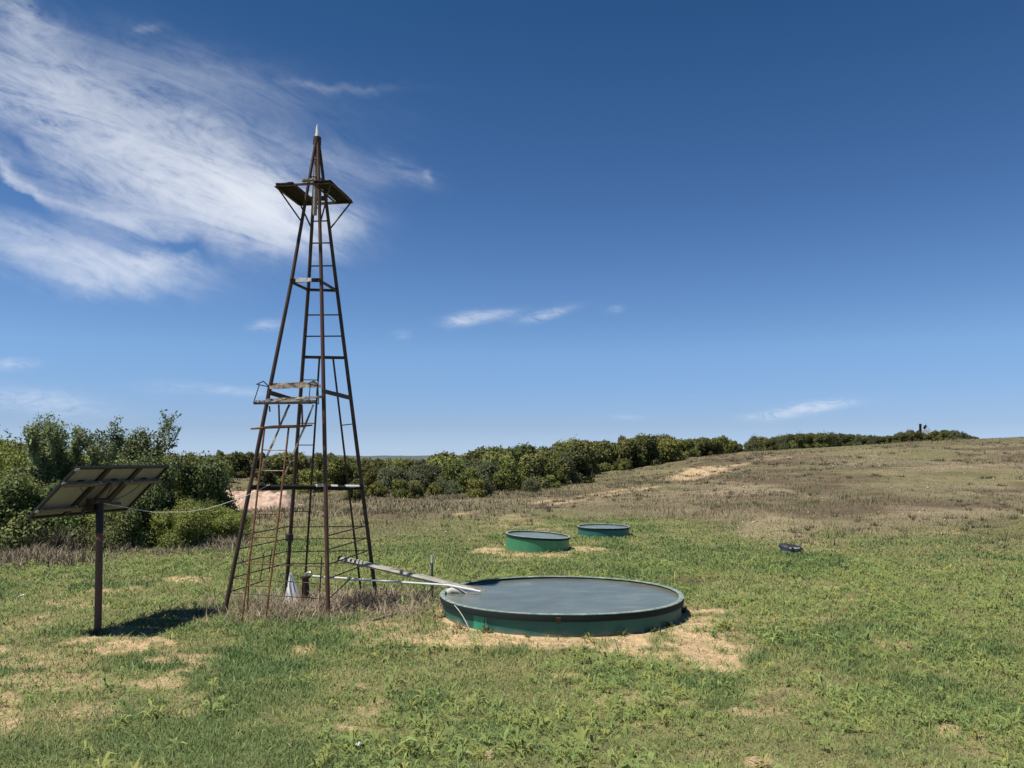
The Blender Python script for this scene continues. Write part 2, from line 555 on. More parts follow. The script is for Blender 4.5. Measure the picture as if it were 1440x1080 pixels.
def cover(x, y, z):
    """sand, mud, rocky, green, dry, lush in 0..1 at ground points"""
    px, py = proj(x, y, z)
    near = (y > 2) & (y < 130)
    wob = (fbm(x, y, .45, 31, 4) - .5) * 3.2
    wob2 = (fbm(x, y, 2.2, 35, 4) - .5) * 3.0
    sand = np.where(near, spots(px, py, SAND, wob), 0)
    mud = np.where(near, spots(px, py, MUD, wob), 0)
    rocky = np.where(near, spots(px, py, ROCKY, wob2), 0)
    lush = np.where(near, spots(px, py, LUSH, wob * .6), 0)
    n2 = fbm(x, y, 1.3, 43, 5)
    n3 = fbm(x, y, .5, 47, 4)
    sand = np.maximum(sand, .7 * sst(n2 * .6 + n3 * .4, .655, .76) * (y < 30))
    sand = sand * (.38 + .80 * sst(fbm(x, y, .2, 49, 4), .30, .56))
    tr = np.where(near & (y > 26), track(px, py), 0)
    tr = tr * sst(fbm(x, y, 3, 81, 3), .3, .55)
    sand = np.maximum(sand, tr * .75)
    # ring of bare earth round the big tank
    dt = np.hypot(x - TANK_C.x, y - TANK_C.y) - TANK_R
    sand = np.maximum(sand, sst(.34 - dt + wob * .12, 0, .3) * .8 * (y < 15))
    n1 = fbm(x, y, 7, 41, 4)
    edge = 26 - 4.5 * sst(x, 5, 14) + 6 * sst(x, -3, 3) * (1 - sst(x, 5, 9)) + (n1 - .5) * 12
    edge = edge - 4 * (1 - sst(x, -12, -7))
    dry = sst(y + (fbm(x, y, 2.6, 63, 4) - .5) * 9, edge - 5, edge + 13)
    patch = sst(fbm(x, y, 14, 57, 4), .55, .66) * sst(y, 30, 45) * .55
    dry = np.clip(dry - patch, 0, 1)
    lush = np.clip(np.maximum(lush, sst(fbm(x, y, 1.6, 61, 4), .56, .66) * .75) * (1 - dry) - sand * .7, 0, 1)
    thin = sst(n2 * .5 + n3 * .5, .36, .6)           # more dead thatch here
    return sand.clip(0, 1), mud.clip(0, 1), rocky.clip(0, 1), dry, lush, thin


def lerp3(a, b, t):
    return a + (np.asarray(b) - a) * t[:, None]


def ground_colour(x, y, z):
    sand, mud, rocky, dry, lush, thin = cover(x, y, z)
    n = fbm(x, y, .8, 71, 4)
    n5 = fbm(x, y, 5, 73, 4)
    r = np.hypot(x, y)
    c = np.empty((len(x), 3))
    c[:] = (.135, .140, .060)
    c = lerp3(c, (.25, .215, .11), thin * .55)
    c = lerp3(c, (.095, .115, .045), lush * .85)
    hill = lerp3(np.tile(np.array([.205, .172, .108]), (len(x), 1)), (.118, .089, .059), sst(n5, .40, .60))
    hill = lerp3(hill, (0.156, 0.143, 0.082), sst(fbm(x, y, 9, 77, 4), .5, .66) * .8)
    c = c + (hill - c) * dry[:, None]
    c = lerp3(c, (.33, .255, .18), rocky * .6)
    c = lerp3(c, (.55, .395, .24), sand * .88)
    c = lerp3(c, (.10, .068, .042), mud * .8)
    c = c * (0.78 + .44 * n)[:, None]
    farc = sst(r, 250, 900)
    c = lerp3(c, (.085, .10, .085), farc)  # far ground tinted grey-green, colour standing in for distance haze
    return c


# ------------------------------------------------------------------ ground sheet
def make_ground():
    front = np.linspace(R(-47), R(47), 430)
    rest = np.linspace(R(47), R(313), 70)[1:-1]
    ang = np.concatenate([front, rest])
    rad = np.concatenate([[0.25, .6, 1.0, 1.5], np.geomspace(2.0, 240, 470), np.geomspace(260, 14000, 45)])
    A, RR = np.meshgrid(ang, rad)
    x, y = (RR * np.sin(A)).ravel(), (RR * np.cos(A)).ravel()
    z = terrain(x, y)
    rr = np.hypot(x, y)
    z = z + .022 * (fbm(x, y, .16, 91, 3) - .5) * (1 - sst(rr, 18, 40))
    z = z + .14 * (fbm(x, y, .9, 93, 3) - .5) * sst(rr, 26, 50) * (1 - sst(rr, 150, 260))
    # bare sand sits a touch lower than turf
    col = ground_colour(x, y, z)
    na, nr = len(ang), len(rad)
    i = np.arange(nr - 1)[:, None] * na
    j = np.arange(na)[None, :]
    j2 = (j + 1) % na
    q = np.stack([(i + j), (i + j2), (i + na + j2), (i + na + j)], -1).reshape(-1, 4)[:, ::-1]
    verts = np.stack([x, y, z], 1)
    cap = np.concatenate([verts, [[0, 0, tz(0, 0)]]])
    col = np.concatenate([col, col[:1]])
    k = len(verts)
    tri = np.stack([np.full(na, k), j.ravel(), j2.ravel()], 1)[:, ::-1]
    m, nt, b = new_mat('pasture soil')
    a = nt.node('ShaderNodeAttribute', attribute_name='Col')
    co = obj_coord(nt)
    f1 = nt.noise(co, 9, 6, .7)
    f2 = nt.noise(co, 70, 4, .7)
    f = f1 * .5 + f2 * .5
    v = nt.math('MULTIPLY_ADD', f - .5, 2.4, 1.0)
    cc = nt.node('ShaderNodeVectorMath', operation='SCALE')
    nt.put(cc.inputs[0], a.outputs['Color'])
    nt.put(cc.inputs[3], nt.math('MAXIMUM', v, .3))
    # scattered bits of pale litter
    vor = nt.node('ShaderNodeTexVoronoi')
    nt.put(vor.inputs['Vector'], nt.map(co, (1, 1.5, 1)))
    vor.inputs['Scale'].default_value = 26
    bit = nt.math('LESS_THAN', E(nt, vor.outputs['Distance']), .16)
    colr = nt.mix(nt.math('MULTIPLY', bit, .3), cc.outputs[0], (.5, .42, .3))
    nt.t.links.new(colr, b.inputs['Base Color'])
    b.inputs['Roughness'].default_value = .95
    b.inputs['Specular IOR Level'].default_value = .1
    bump(nt, b, f, .6, .03)
    me = np_mesh('ground', cap, [q, tri], col, m, smooth=True)
    tag(link('ground', me), kind='structure')


make_ground()


def make_far_hills():
    n = 240
    ang = np.linspace(R(-60), R(60), n)
    h = 40 + 55 * fbm(ang * 14, ang * 0 + 3, 1.0, 5, 4) + 15 * np.sin(ang * 3 + 1)
    v = []
    for d, k in ((9000, -.9), (9800, .35), (10600, .75), (11500, 1.0), (13500, .5)):
        zz = -45 + (h + 25) * max(k, -.2)
        v.append(np.stack([d * np.sin(ang), d * np.cos(ang), zz], 1))
    v = np.concatenate(v)
    q = [[r * n + i, r * n + i + 1, (r + 1) * n + i + 1, (r + 1) * n + i] for r in range(4) for i in range(n - 1)]
    m = mottled('haze tinted range land', [(0, (.06, .08, .08)), (.5, (.085, .105, .10)), (1, (.13, .145, .125))], .002, .95, fine=.02, bumps=0)  # woodland tone shifted blue-grey, distance haze painted into the colour
    tag(link('hills', np_mesh('hills', v, [np.array(q)], None, m, True)), kind='structure')


make_far_hills()


# ------------------------------------------------------------------ blades
def blade_mesh(name, x, y, z, h, w, az, lean, col, mat, seg=2, tipcol=1.15, up=1.0):
    """one flat blade per entry, bent over in direction az"""
    n = len(x)
    base = np.stack([x, y, z], 1)
    d = np.stack([np.cos(az), np.sin(az), np.zeros(n)], 1)
    sd = np.stack([-np.sin(az), np.cos(az), np.zeros(n)], 1)
    # a blade faces a random way, not only along its bend
    tw = RNG.uniform(-1.2, 1.2, n)
    sd = sd * np.cos(tw)[:, None] + d * np.sin(tw)[:, None]
    upv = np.array([0, 0, 1.0])
    sl, cl = np.sin(lean), np.cos(lean)
    mid = base + (d * (sl * .35 * h)[:, None] + upv * (cl * .6 * h)[:, None])
    tip = base + (d * (sl * h)[:, None] + upv * (np.maximum(cl * h * .92, .01))[:, None])
    hw = (w / 2)[:, None]
    if seg == 2:
        V = np.stack([base - sd * hw * .8, base + sd * hw * .8, mid + sd * hw, mid - sd * hw, tip], 1).reshape(-1, 3)
        k = np.arange(n)[:, None] * 5
        fq, ft = k + np.array([[0, 1, 2, 3]]), k + np.array([[3, 2, 4]])
        C = np.repeat(col[:, None, :], 5, 1)
        C[:, 4] *= tipcol
        return np_mesh(name, V, [fq, ft], C.reshape(-1, 3), mat)
    V = np.stack([base - sd * hw, base + sd * hw, tip], 1).reshape(-1, 3)
    ft = np.arange(n)[:, None] * 3 + np.array([[0, 1, 2]])
    C = np.repeat(col[:, None, :], 3, 1)
    return np_mesh(name, V, [ft], C.reshape(-1, 3), mat)


def scatter(n, y0, y1, pw=1.0, wide=1.06):
    """random ground points inside the seen wedge, y weighted so density ~ y**(pw-2)"""
    u = RNG.random(n)
    if abs(pw) < 1e-6:
        y = y0 * (y1 / y0) ** u
    else:
        y = (y0 ** pw + u * (y1 ** pw - y0 ** pw)) ** (1 / pw)
    x = (RNG.random(n) * 2 - 1) * (y * .70 * wide + .5)
    return x, y


def in_tank(x, y):
    bad = np.hypot(x - TANK_C.x, y - TANK_C.y) < TANK_R + .02 + .12 * (y < TANK_C.y)
    for c, r in OTHER_TANKS:
        bad |= np.hypot(x - c.x, y - c.y) < r + .02
    return bad


T2 = gnd(757, 777.5); T2R = 0.90
T3 = gnd(853, 756.5); T3R = 0.86
T2C = Vector((T2.x, T2.y + T2R, T2.z)); T3C = Vector((T3.x, T3.y + T3R, T3.z))
OTHER_TANKS = [(T2C, T2R), (T3C, T3R)]


def tone(col, spread):
    n = len(col)
    k = 1 + RNG.normal(0, spread, n)
    return col * np.clip(k, .45, 1.8)[:, None]


def make_turf():
    # short green turf, near and mid
    x, y = scatter(700000, 4.3, 34, .35)
    z = terrain(x, y)
    sand, mud, rocky, dry, lush, thin = cover(x, y, z)
    dens = (.66 + .6 * lush + .25 * (1 - thin)) * (1 - sand) ** .9 * (1 - .92 * dry) * (1 - .8 * mud) * (1 - .5 * rocky)
    clump = sst(fbm(x, y, .22, 101, 3), .34, .6)
    keep = (RNG.random(len(x)) < dens * (.42 + .58 * np.maximum(clump, lush * .8))) & ~in_tank(x, y)
    x, y, z, lush, thin = x[keep], y[keep], z[keep], lush[keep], thin[keep]
    n = len(x)
    sc = np.clip(y / 7.5, .75, 3.2)
    h = RNG.uniform(.028, .062, n) * (1 + .55 * lush) * np.clip(sc, .8, 1.5)
    w = RNG.uniform(.0045, .009, n) * sc
    col = np.tile(np.array([.170, .222, .072]), (n, 1))
    col = lerp3(col, (.088, .150, .052), np.clip(lush * .9, 0, 1))
    yel = sst(fbm(x, y, .7, 107, 3), .45, .68)
    col = lerp3(col, (.24, .26, .10), yel * (1 - lush) * .5)
    col = tone(col, .30) * 1.16
    me = blade_mesh('turf', x, y, z - .005, h, w, RNG.uniform(0, 6.283, n), RNG.uniform(.3, 1.3, n), col, M['grass'])
    tag(link('turf', me), 'short green grass covering the pasture between sandy patches', 'grass', kind='stuff')
    # longer, flatter and paler blades of coarse grass
    x, y = scatter(90000, 4.3, 26, .4)
    z = terrain(x, y)
    sand, mud, rocky, dry, lush, thin = cover(x, y, z)
    cl = sst(fbm(x, y, .5, 111, 4), .44, .6)
    keep = (RNG.random(len(x)) < (.12 + .88 * cl) * (1 - .6 * sand) * (1 - .95 * dry) * (1 - .6 * lush)) & ~in_tank(x, y)
    x, y, z = x[keep], y[keep], z[keep]
    n = len(x)
    sc = np.clip(y / 7.5, .8, 2.6)
    col = lerp3(np.tile(np.array([.20, .255, .085]), (n, 1)), (.31, .335, .135), RNG.random(n))
    col = lerp3(col, (.105, .15, .055), (RNG.random(n) < .3) * 1.0)
    me = blade_mesh('coarse_grass', x, y, z, RNG.uniform(.06, .13, n) * np.clip(sc, .9, 1.4), RNG.uniform(.006, .011, n) * sc, RNG.uniform(0, 6.283, n), RNG.uniform(.7, 1.4, n), tone(col, .2), M['grass'])
    tag(link('coarse_grass', me), 'longer pale green grass blades lying over the turf', 'grass', kind='stuff')
    # dead thatch lying low
    x, y = scatter(420000, 4.3, 34, .35)
    z = terrain(x, y)
    sand, mud, rocky, dry, lush, thin = cover(x, y, z)
    dens = (.08 + .45 * thin) * (1 - .8 * lush) * (1 - .6 * mud) + .5 * sand
    keep = (RNG.random(len(x)) < dens) & ~in_tank(x, y)
    x, y, z, sand = x[keep], y[keep], z[keep], sand[keep]
    n = len(x)
    sc = np.clip(y / 7.5, .75, 3.2)
    h = RNG.uniform(.03, .08, n) * np.clip(sc, .8, 1.4)
    w = RNG.uniform(.004, .008, n) * sc
    col = np.tile(np.array([.36, .30, .16]), (n, 1))
    col = lerp3(col, (.24, .225, .10), RNG.random(n) * (1 - sand))
    col = lerp3(col, (.58, .46, .30), sand * RNG.random(n))
    col = tone(col, .22)
    me = blade_mesh('dead_grass', x, y, z - .004, h, w, RNG.uniform(0, 6.283, n), RNG.uniform(1.0, 1.5, n), col, M['straw'])
    tag(link('dead_grass', me), 'straw coloured dead grass lying between the green turf', 'dry grass', kind='stuff')


make_turf()


def make_weeds():
    """low broad leaved weeds: rosettes of long pointed leaves"""
    x, y = scatter(24000, 4.4, 20, .6)
    z = terrain(x, y)
    sand, mud, rocky, dry, lush, thin = cover(x, y, z)
    nn = sst(fbm(x, y, 1.1, 121, 5), .43, .60)
    px, _ = proj(x, y, z)
    right = .35 + .65 * np.clip(sst(px, 420, 800) + .8 * sst(y, 7.2, 5.2), 0, 1)
    keep = (RNG.random(len(x)) < (nn * .85 + .06) * right * (1 - .75 * sand) * (1 - .7 * lush) * (1 - .5 * dry)) & ~in_tank(x, y)
    x, y, z = x[keep], y[keep], z[keep]
    n = len(x)
    size = np.clip(RNG.lognormal(-.24, .38, n), .35, 1.8) * (1 + .35 * sst(y, 7.5, 5.2)) * np.clip(.8 + (y - 5) * .03, .8, 1.2)
    nl = 11
    t = np.repeat(np.arange(n), nl)
    N = len(t)
    az = RNG.uniform(0, 6.283, N)
    L = RNG.uniform(.055, .125, N) * size[t]
    W = L * RNG.uniform(.11, .21, N)
    el = RNG.uniform(.05, 1.15, N)
    hb = RNG.uniform(.0, .07, N) * size[t]
    d = np.stack([np.cos(az) * np.cos(el), np.sin(az) * np.cos(el), np.sin(el)], 1)
    s = np.stack([-np.sin(az), np.cos(az), RNG.uniform(-.4, .4, N)], 1)
    c = np.stack([x[t], y[t], z[t] + hb], 1) + d * .006
    mid = c + d * (L * .45)[:, None]
    tip = c + d * L[:, None]
    tip[:, 2] -= L * RNG.uniform(.1, .55, N)
    mid[:, 2] += L * .06
    fold = np.array([0, 0, 1.0]) * (W * .28)[:, None]
    V = np.stack([c, mid + s * (W / 2)[:, None] + fold, mid, mid - s * (W / 2)[:, None] + fold, tip], 1).reshape(-1, 3)
    k = np.arange(N)[:, None] * 5
    f = [k + np.array([[0, 2, 1]]), k + np.array([[0, 3, 2]]), k + np.array([[1, 2, 4]]), k + np.array([[2, 3, 4]])]
    base = np.array([.235, .32, .105])
    col = np.tile(base, (N, 1))
    col = lerp3(col, (0.192, 0.256, 0.096), RNG.random(n)[t])
    col = lerp3(col, (.32, .33, .10), (RNG.random(n) ** 3)[t])
    col = tone(col, .16)
    C = np.repeat(col, 5, 0)
    me = np_mesh('weeds', V, f, C, M['grass'])
    tag(link('weeds', me), 'low broad leaved weeds with pointed leaves scattered through the foreground turf', 'weeds', kind='stuff')


make_weeds()


def make_hill_grass():
    """taller dry grass of the hillside and the far flat"""
    x, y = scatter(330000, 17, 108, .75, 1.05)
    z = terrain(x, y)
    sand, mud, rocky, dry, lush, thin = cover(x, y, z)
    px, py = proj(x, y, z)
    tuft = sst(fbm(x, y, .8, 131, 3), .3, .62)
    keep = (RNG.random(len(x)) < dry * (.25 + .75 * tuft) * (1 - .75 * sand) * (1 - .6 * rocky)) & ~in_tank(x, y)
    x, y, z = x[keep], y[keep], z[keep]
    n = len(x)
    big = fbm(x, y, 9, 137, 4)
    tall = sst(big, .45, .65)
    h = RNG.uniform(.10, .26, n) * (.75 + .7 * tall)
    w = RNG.uniform(.012, .024, n) * np.clip(y / 26, .8, 3.6)
    col = np.tile(np.array([.225, .188, .118]), (n, 1))
    col = lerp3(col, (.118, .089, .059), sst(fbm(x, y * .5, 4, 139, 4), .46, .58) * .9)
    col = lerp3(col, (0.303, 0.246, 0.152), (RNG.random(n) < .22) * 1.0)
    grn = sst(fbm(x, y, 5, 141, 4), .44, .62)
    col = lerp3(col, (.155, .165, .08), np.clip(grn * .7 + (RNG.random(n) < .12) * .6, 0, 1))
    col = tone(col, .2)
    me = blade_mesh('hill_grass', x, y, z - .03, h, w, RNG.uniform(0, 6.283, n), RNG.uniform(.1, .8, n), col, M['straw'], seg=1)
    tag(link('hill_grass', me), 'dry brown and grey grass covering the rising hillside', 'dry grass', kind='stuff')
    # darker tufts of weed on the hill
    x, y = scatter(5200, 18, 98, 1.0)
    z = terrain(x, y)
    sand, mud, rocky, dry, lush, thin = cover(x, y, z)
    keep = (RNG.random(len(x)) < (dry * .6 + .05) * sst(fbm(x, y, 6, 151, 4), .42, .6)) & ~in_tank(x, y)
    x, y, z = x[keep], y[keep], z[keep]
    nb = 26
    t = np.repeat(np.arange(len(x)), nb)
    N = len(t)
    r = np.abs(RNG.normal(0, .13, N)) * np.clip(y[t] / 35, .7, 2)
    az = RNG.uniform(0, 6.283, N)
    h = RNG.uniform(.10, .34, N)
    col = np.tile(np.array([.085, .09, .052]), (N, 1))
    col = lerp3(col, (.14, .115, .082), (RNG.random(len(x)) < .5)[t] * 1.0)
    col = tone(col, .2)
    me = blade_mesh('hill_weeds', x[t] + r * np.cos(az), y[t] + r * np.sin(az), z[t] - .02, h, RNG.uniform(.02, .045, N) * np.clip(y[t] / 35, .7, 2), az, RNG.uniform(.2, .9, N), col, M['straw'], seg=1)
    tag(link('hill_weeds', me), 'dark weed tufts dotted over the dry hillside', 'weeds', kind='stuff')


make_hill_grass()


def stems(name, label, cat, x, y, hmin, hmax, wmin, wmax, c1, c2, lean=(.05, .7), sp=.2, hmod=0.0):
    z = terrain(x, y)
    n = len(x)
    col = lerp3(np.tile(np.array(c1), (n, 1)), c2, RNG.random(n))
    col = tone(col, sp)
    me = blade_mesh(name, x, y, z - .02, RNG.uniform(hmin, hmax, n) * (1 - hmod * .8 * (1 - sst(fbm(x, y, 1.4, 171, 4), .36, .64))), RNG.uniform(wmin, wmax, n), RNG.uniform(0, 6.283, n), RNG.uniform(*lean, n), col, M['straw'])
    tag(link(name, me), label, cat, kind='stuff')


# dry tall grass fringe along the left thicket
def make_fringe():
    n = 15000
    px = RNG.uniform(-70, 360, n)
    yb = np.interp(px, [-70, 0, 120, 250, 330, 360], [19.6, 19.8, 20.6, 22.2, 23.6, 24.5])
    y = yb + RNG.normal(0, .75, n) + (fbm(px, px * 0, 30, 5, 3) - .5) * 2
    x = (px - 720) / F * y
    keep = RNG.random(n) < .35 + .65 * sst(fbm(x, y, .9, 163, 3), .36, .58)
    stems('dry_fringe_grass', 'tall dry brown grass along the foot of the left thicket', 'dry grass', x[keep], y[keep], .12, .58, .010, .022, (.13, .112, .08), (.30, .26, .18), (.15, 1.2), .35, 1.0)
    n = 17000
    px = RNG.uniform(-70, 345, n)
    yb = np.interp(px, [-70, 0, 120, 250, 330, 345], [20.6, 20.9, 21.5, 23.0, 24.2, 24.6])
    y = yb + np.abs(RNG.normal(0, .9, n))
    x = (px - 720) / F * y
    keep = RNG.random(n) < .1 + .9 * sst(fbm(x, y, 1.2, 173, 4), .42, .6)
    stems('thicket_brush', 'dark grey twiggy brush along the front of the left thicket', 'brush', x[keep], y[keep], .35, 1.05, .012, .028, (.075, .066, .048), (.17, .15, .105), (.1, .9), .3, .9)
    # brown grass flat behind the tower
    n = 30000
    px = RNG.uniform(250, 860, n)
    y = RNG.uniform(29, 60, n)
    x = (px - 720) / F * y
    keep = RNG.random(n) < (.15 + .85 * sst(fbm(x, y, 3, 167, 4), .42, .6)) * sst(y, 29, 38) * (1 - sst(px + (fbm(x, y, 5, 3, 3) - .5) * 240, 600, 800))
    stems('meadow_grass', 'pinkish brown dry grass in the flat behind the tower', 'dry grass', x[keep], y[keep], .10, .36, .025, .05, (.165, .145, .09), (.26, .23, .145), (.2, 1.2))


make_fringe()


def make_tower_litter():
    n = 6500
    # inside and around the tower foot
    x = RNG.normal(-3.75, .85, n)
    y = RNG.normal(13.75, .75, n)
    x2 = RNG.normal(-2.5, .55, 3200); y2 = RNG.normal(14.4, .4, 3200)
    x3 = RNG.normal(-1.75, .4, 1000); y3 = RNG.normal(13.4, .4, 1000)
    x = np.concatenate([x, x2, x3]); y = np.concatenate([y, y2, y3])
    keep = (~in_tank(x, y)) & (np.hypot((x + 3.6) / 2.2, (y - 13.8) / 1.6) < 1.15) | (x > -2)
    keep &= ~in_tank(x, y)
    x, y = x[keep], y[keep]
    stems('tower_foot_brush', 'tangled grey brown dead weeds around the foot of the tower', 'dead weeds', x, y, .06, .38, .005, .010, (.22, .17, .12), (.44, .36, .27), (.4, 1.5), .3)


make_tower_litter()


def make_stones():
    """pale pebbles on the hillside"""
    x, y = scatter(5200, 17, 98, .9)
    z = terrain(x, y)
    sand, mud, rocky, dry, lush, thin = cover(x, y, z)
    keep = (RNG.random(len(x)) < .10 * dry + .9 * rocky + .2 * sand) & ~in_tank(x, y)
    x, y, z = x[keep], y[keep], z[keep]
    n = len(x)
    octa = np.array([[1, 0, 0], [.3, .9, .1], [-.8, .5, 0], [-.6, -.7, .1], [.5, -.8, 0], [.1, .1, .8], [0, 0, -.5]])
    s = RNG.uniform(.02, .075, n) * np.clip(y / 30, .7, 1.6)
    V = octa[None] * s[:, None, None] * RNG.uniform(.6, 1.2, (n, 7, 3))
    V = V + np.stack([x, y, z + s * .2], 1)[:, None, :]
    tri = np.array([[0, 1, 5], [1, 2, 5], [2, 3, 5], [3, 4, 5], [4, 0, 5], [1, 0, 6], [2, 1, 6], [3, 2, 6], [4, 3, 6], [0, 4, 6]])
    f = (np.arange(n)[:, None, None] * 7 + tri[None]).reshape(-1, 3)
    col = tone(np.repeat(np.tile(np.array([.5, .43, .34]), (n, 1)), 7, 0), .15)
    me = np_mesh('loose_stones', V.reshape(-1, 3), [f], col, M['straw'])
    tag(link('loose_stones', me), 'small pale stones scattered over the dry hillside', 'stones', kind='stuff')


make_stones()


# ------------------------------------------------------------------ foliage
def ico(sub=2):
    bm = bmesh.new()
    bmesh.ops.create_icosphere(bm, subdivisions=sub, radius=1)
    v = np.array([p.co[:] for p in bm.verts])
    f = np.array([[q.index for q in p.verts] for p in bm.faces])
    bm.free()
    return v, f


ICO_V, ICO_F = ico(2)


def leaf_quads(P, Nrm, size, asp, rng, up=0.0):
    """diamond leaves at P, facing roughly Nrm"""
    n = len(P)
    r = rng.normal(0, 1, (n, 3))
    nv = Nrm + r * .75
    nv /= np.linalg.norm(nv, axis=1)[:, None]
    a = rng.normal(0, 1, (n, 3))
    a[:, 2] += up
    a -= nv * (a * nv).sum(1)[:, None]
    a /= np.linalg.norm(a, axis=1)[:, None] + 1e-9
    b = np.cross(nv, a)
    s = size[:, None]
    V = np.stack([P - a * s, P + b * s * asp, P + a * s, P - b * s * asp], 1).reshape(-1, 3)
    return V, np.arange(n)[:, None] * 4 + np.array([[0, 1, 2, 3]])


def crown_mesh(name, seed, nlobe, nleaf, size, c1, c2, flat=.85, wisp=.0, asp=.55, core=.72, spread=1.0):
    """dense shrub crown about 2 wide and 2*flat tall standing on z=0"""
    rng = np.random.default_rng(seed)
    cs, rs = [], []
    for k in range(nlobe):
        a = rng.uniform(0, 6.283)
        rr = math.sqrt(rng.random()) * .68 * spread
        h = rng.uniform(.12, 1.0) ** .9
        lim = math.sqrt(max(0.05, 1 - (h - .35) ** 2 / .55)) if h > .35 else .95
        r = rng.uniform(.24, .42)
        if k % 3 == 0:
            h, lim, rr = rng.uniform(.0, .16), 1.0, rng.uniform(.35, .72) * spread
        cs.append((math.cos(a) * rr * lim, math.sin(a) * rr * lim, .18 + h * (2 * flat - .5)))
        rs.append(r)
    cs, rs = np.array(cs), np.array(rs)
    which = rng.choice(nlobe, nleaf, p=rs ** 2 / (rs ** 2).sum())
    d = rng.normal(0, 1, (nleaf, 3))
    d[:, 2] += .25
    d /= np.linalg.norm(d, axis=1)[:, None]
    rad = rs[which] * (rng.uniform(.62, 1.08, nleaf) + wisp * rng.exponential(.22, nleaf))
    lump = np.sin(d[:, 0] * 7 + which * 1.7) * np.sin(d[:, 1] * 6 + which) * np.sin(d[:, 2] * 8 + which * .6)
    rad = rad * (1 + .18 * lump)
    P = cs[which] + d * rad[:, None] * np.array([1, 1, .92])
    ok = P[:, 2] > .02
    P, d, which = P[ok], d[ok], which[ok]
    n = len(P)
    sz = size * rng.uniform(.6, 1.35, n)
    V, Fq = leaf_quads(P, d, sz, asp, rng)
    lob = rng.random(nlobe)
    mixv = np.clip(lob[which] * .6 + rng.random(n) * .5 - .05, 0, 1)
    col = np.array(c1) + (np.array(c2) - np.array(c1)) * mixv[:, None]
    col *= rng.uniform(.75, 1.25, n)[:, None]
    VV, FF, CC = [V], [Fq], [np.repeat(col, 4, 0)]
    off = len(V)
    tris = []
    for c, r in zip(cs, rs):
        v = ICO_V * r * core * rng.uniform(.85, 1.1, (len(ICO_V), 1)) + c  # added core lumps, coloured darker than the leaves, block light inside the crown
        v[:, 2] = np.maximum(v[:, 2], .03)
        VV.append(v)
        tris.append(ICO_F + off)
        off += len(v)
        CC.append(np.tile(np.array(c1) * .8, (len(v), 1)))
    return np_mesh(name, np.concatenate(VV), [Fq, np.concatenate(tris)], np.concatenate(CC), M['leaf'])


def stem_mesh(name, seed, n=6, h=1.0, r0=.05, out=.5):
    rng = random.Random(seed)
    mb = MB()
    for k in range(n):
        a = rng.uniform(0, 6.283)
        o = rng.uniform(.15, out)
        p0 = Vector((math.cos(a) * .05, math.sin(a) * .05, -.06))
        p1 = Vector((math.cos(a) * o * .45, math.sin(a) * o * .45, h * .4))
        p2 = Vector((math.cos(a + .3) * o, math.sin(a + .3) * o, h * rng.uniform(.7, 1)))
        mb.tube([p0, p1, p2], [r0, r0 * .7, r0 * .25], 6)
    me = bpy.data.meshes.new(name)
    me.from_pydata(mb.v, [], mb.f)
    me.polygons.foreach_set('use_smooth', mb.sm)
    me.update()
    me.materials.append(M['bark'])
    return me


JUN = [crown_mesh('juniper_crown', 20 + k, 15, 9000, .062, (.068, .082, .027), (.205, .208, .062), .80 + .06 * k, .25) for k in range(3)]
YEL = [crown_mesh('shrub_crown', 40 + k, 13, 8500, .060, (.09, .11, .027), (.245, .25, .062), .74 + .05 * k, .5) for k in range(3)]
GRY = [crown_mesh('thicket_crown', 60 + k, 12, 8500, .055, (.065, .08, .036), (.155, .17, .08), .72, .7, .4, .62) for k in range(2)]
NEARJ = [crown_mesh('shrub_crown', 80 + k, 22, 30000, .032, (.07, .10, .033), (.225, .26, .085), .8, .45, .5, .7) for k in range(3)]
NEARY = [crown_mesh('shrub_crown', 90 + k, 20, 26000, .032, (.09, .12, .026), (.235, .26, .062), .74, .6, .45, .66) for k in range(2)]
STEM = [stem_mesh('trunk', 5 + k, 6, 1.0, .045, .5) for k in range(3)]


def bush(name, label, cat, group, meshes, loc, w, h, k):
    """one shrub: trunk and crown under an empty; w half width, h full height"""
    root = empty(name, loc, label, cat, group, rz=random.uniform(0, 6.283))
    me = meshes[k % len(meshes)]
    tall = float(np.percentile([v.co.z for v in me.vertices], 98.5)) if me.name not in TALL else TALL[me.name]
    TALL[me.name] = tall
    c = link('crown', me, root)
    t = link('trunk', STEM[k % 3], root)
    root.scale = (w, w * random.uniform(.9, 1.1), h / tall)
    return root


TALL = {}


def zone(n, pxr, depth, skyline, hrange, kinds, name, cat, group, labels, seed, wr=(.45, .62), reach=.5):
    """bushes spread over a stretch of the view, none rising over the skyline"""
    rng = random.Random(seed)
    sx, sy = zip(*skyline)
    for i in range(n):
        px = pxr[0] + (pxr[1] - pxr[0]) * ((i + rng.random()) / n)
        d0, d1 = depth(px)
        Y = d0 + (d1 - d0) * rng.random() ** .8
        x = (px - 720) / F * (Y * CP)
        z = tz(x, Y)
        top = at(px, float(np.interp(px, sx, sy)), Y).z - z
        h = rng.uniform(*hrange)
        if top < .45: continue
        if rng.random() < reach: h = top * rng.uniform(.9, 1.0)
        h = min(h, top, hrange[1] * 1.25)
        w = h * rng.uniform(*wr)
        kk = rng.randrange(len(kinds))
        bush(name, labels[kk], cat, group, kinds[kk], (x, Y, z - .05 - .06 * h), w, h * 1.06, rng.randrange(6))


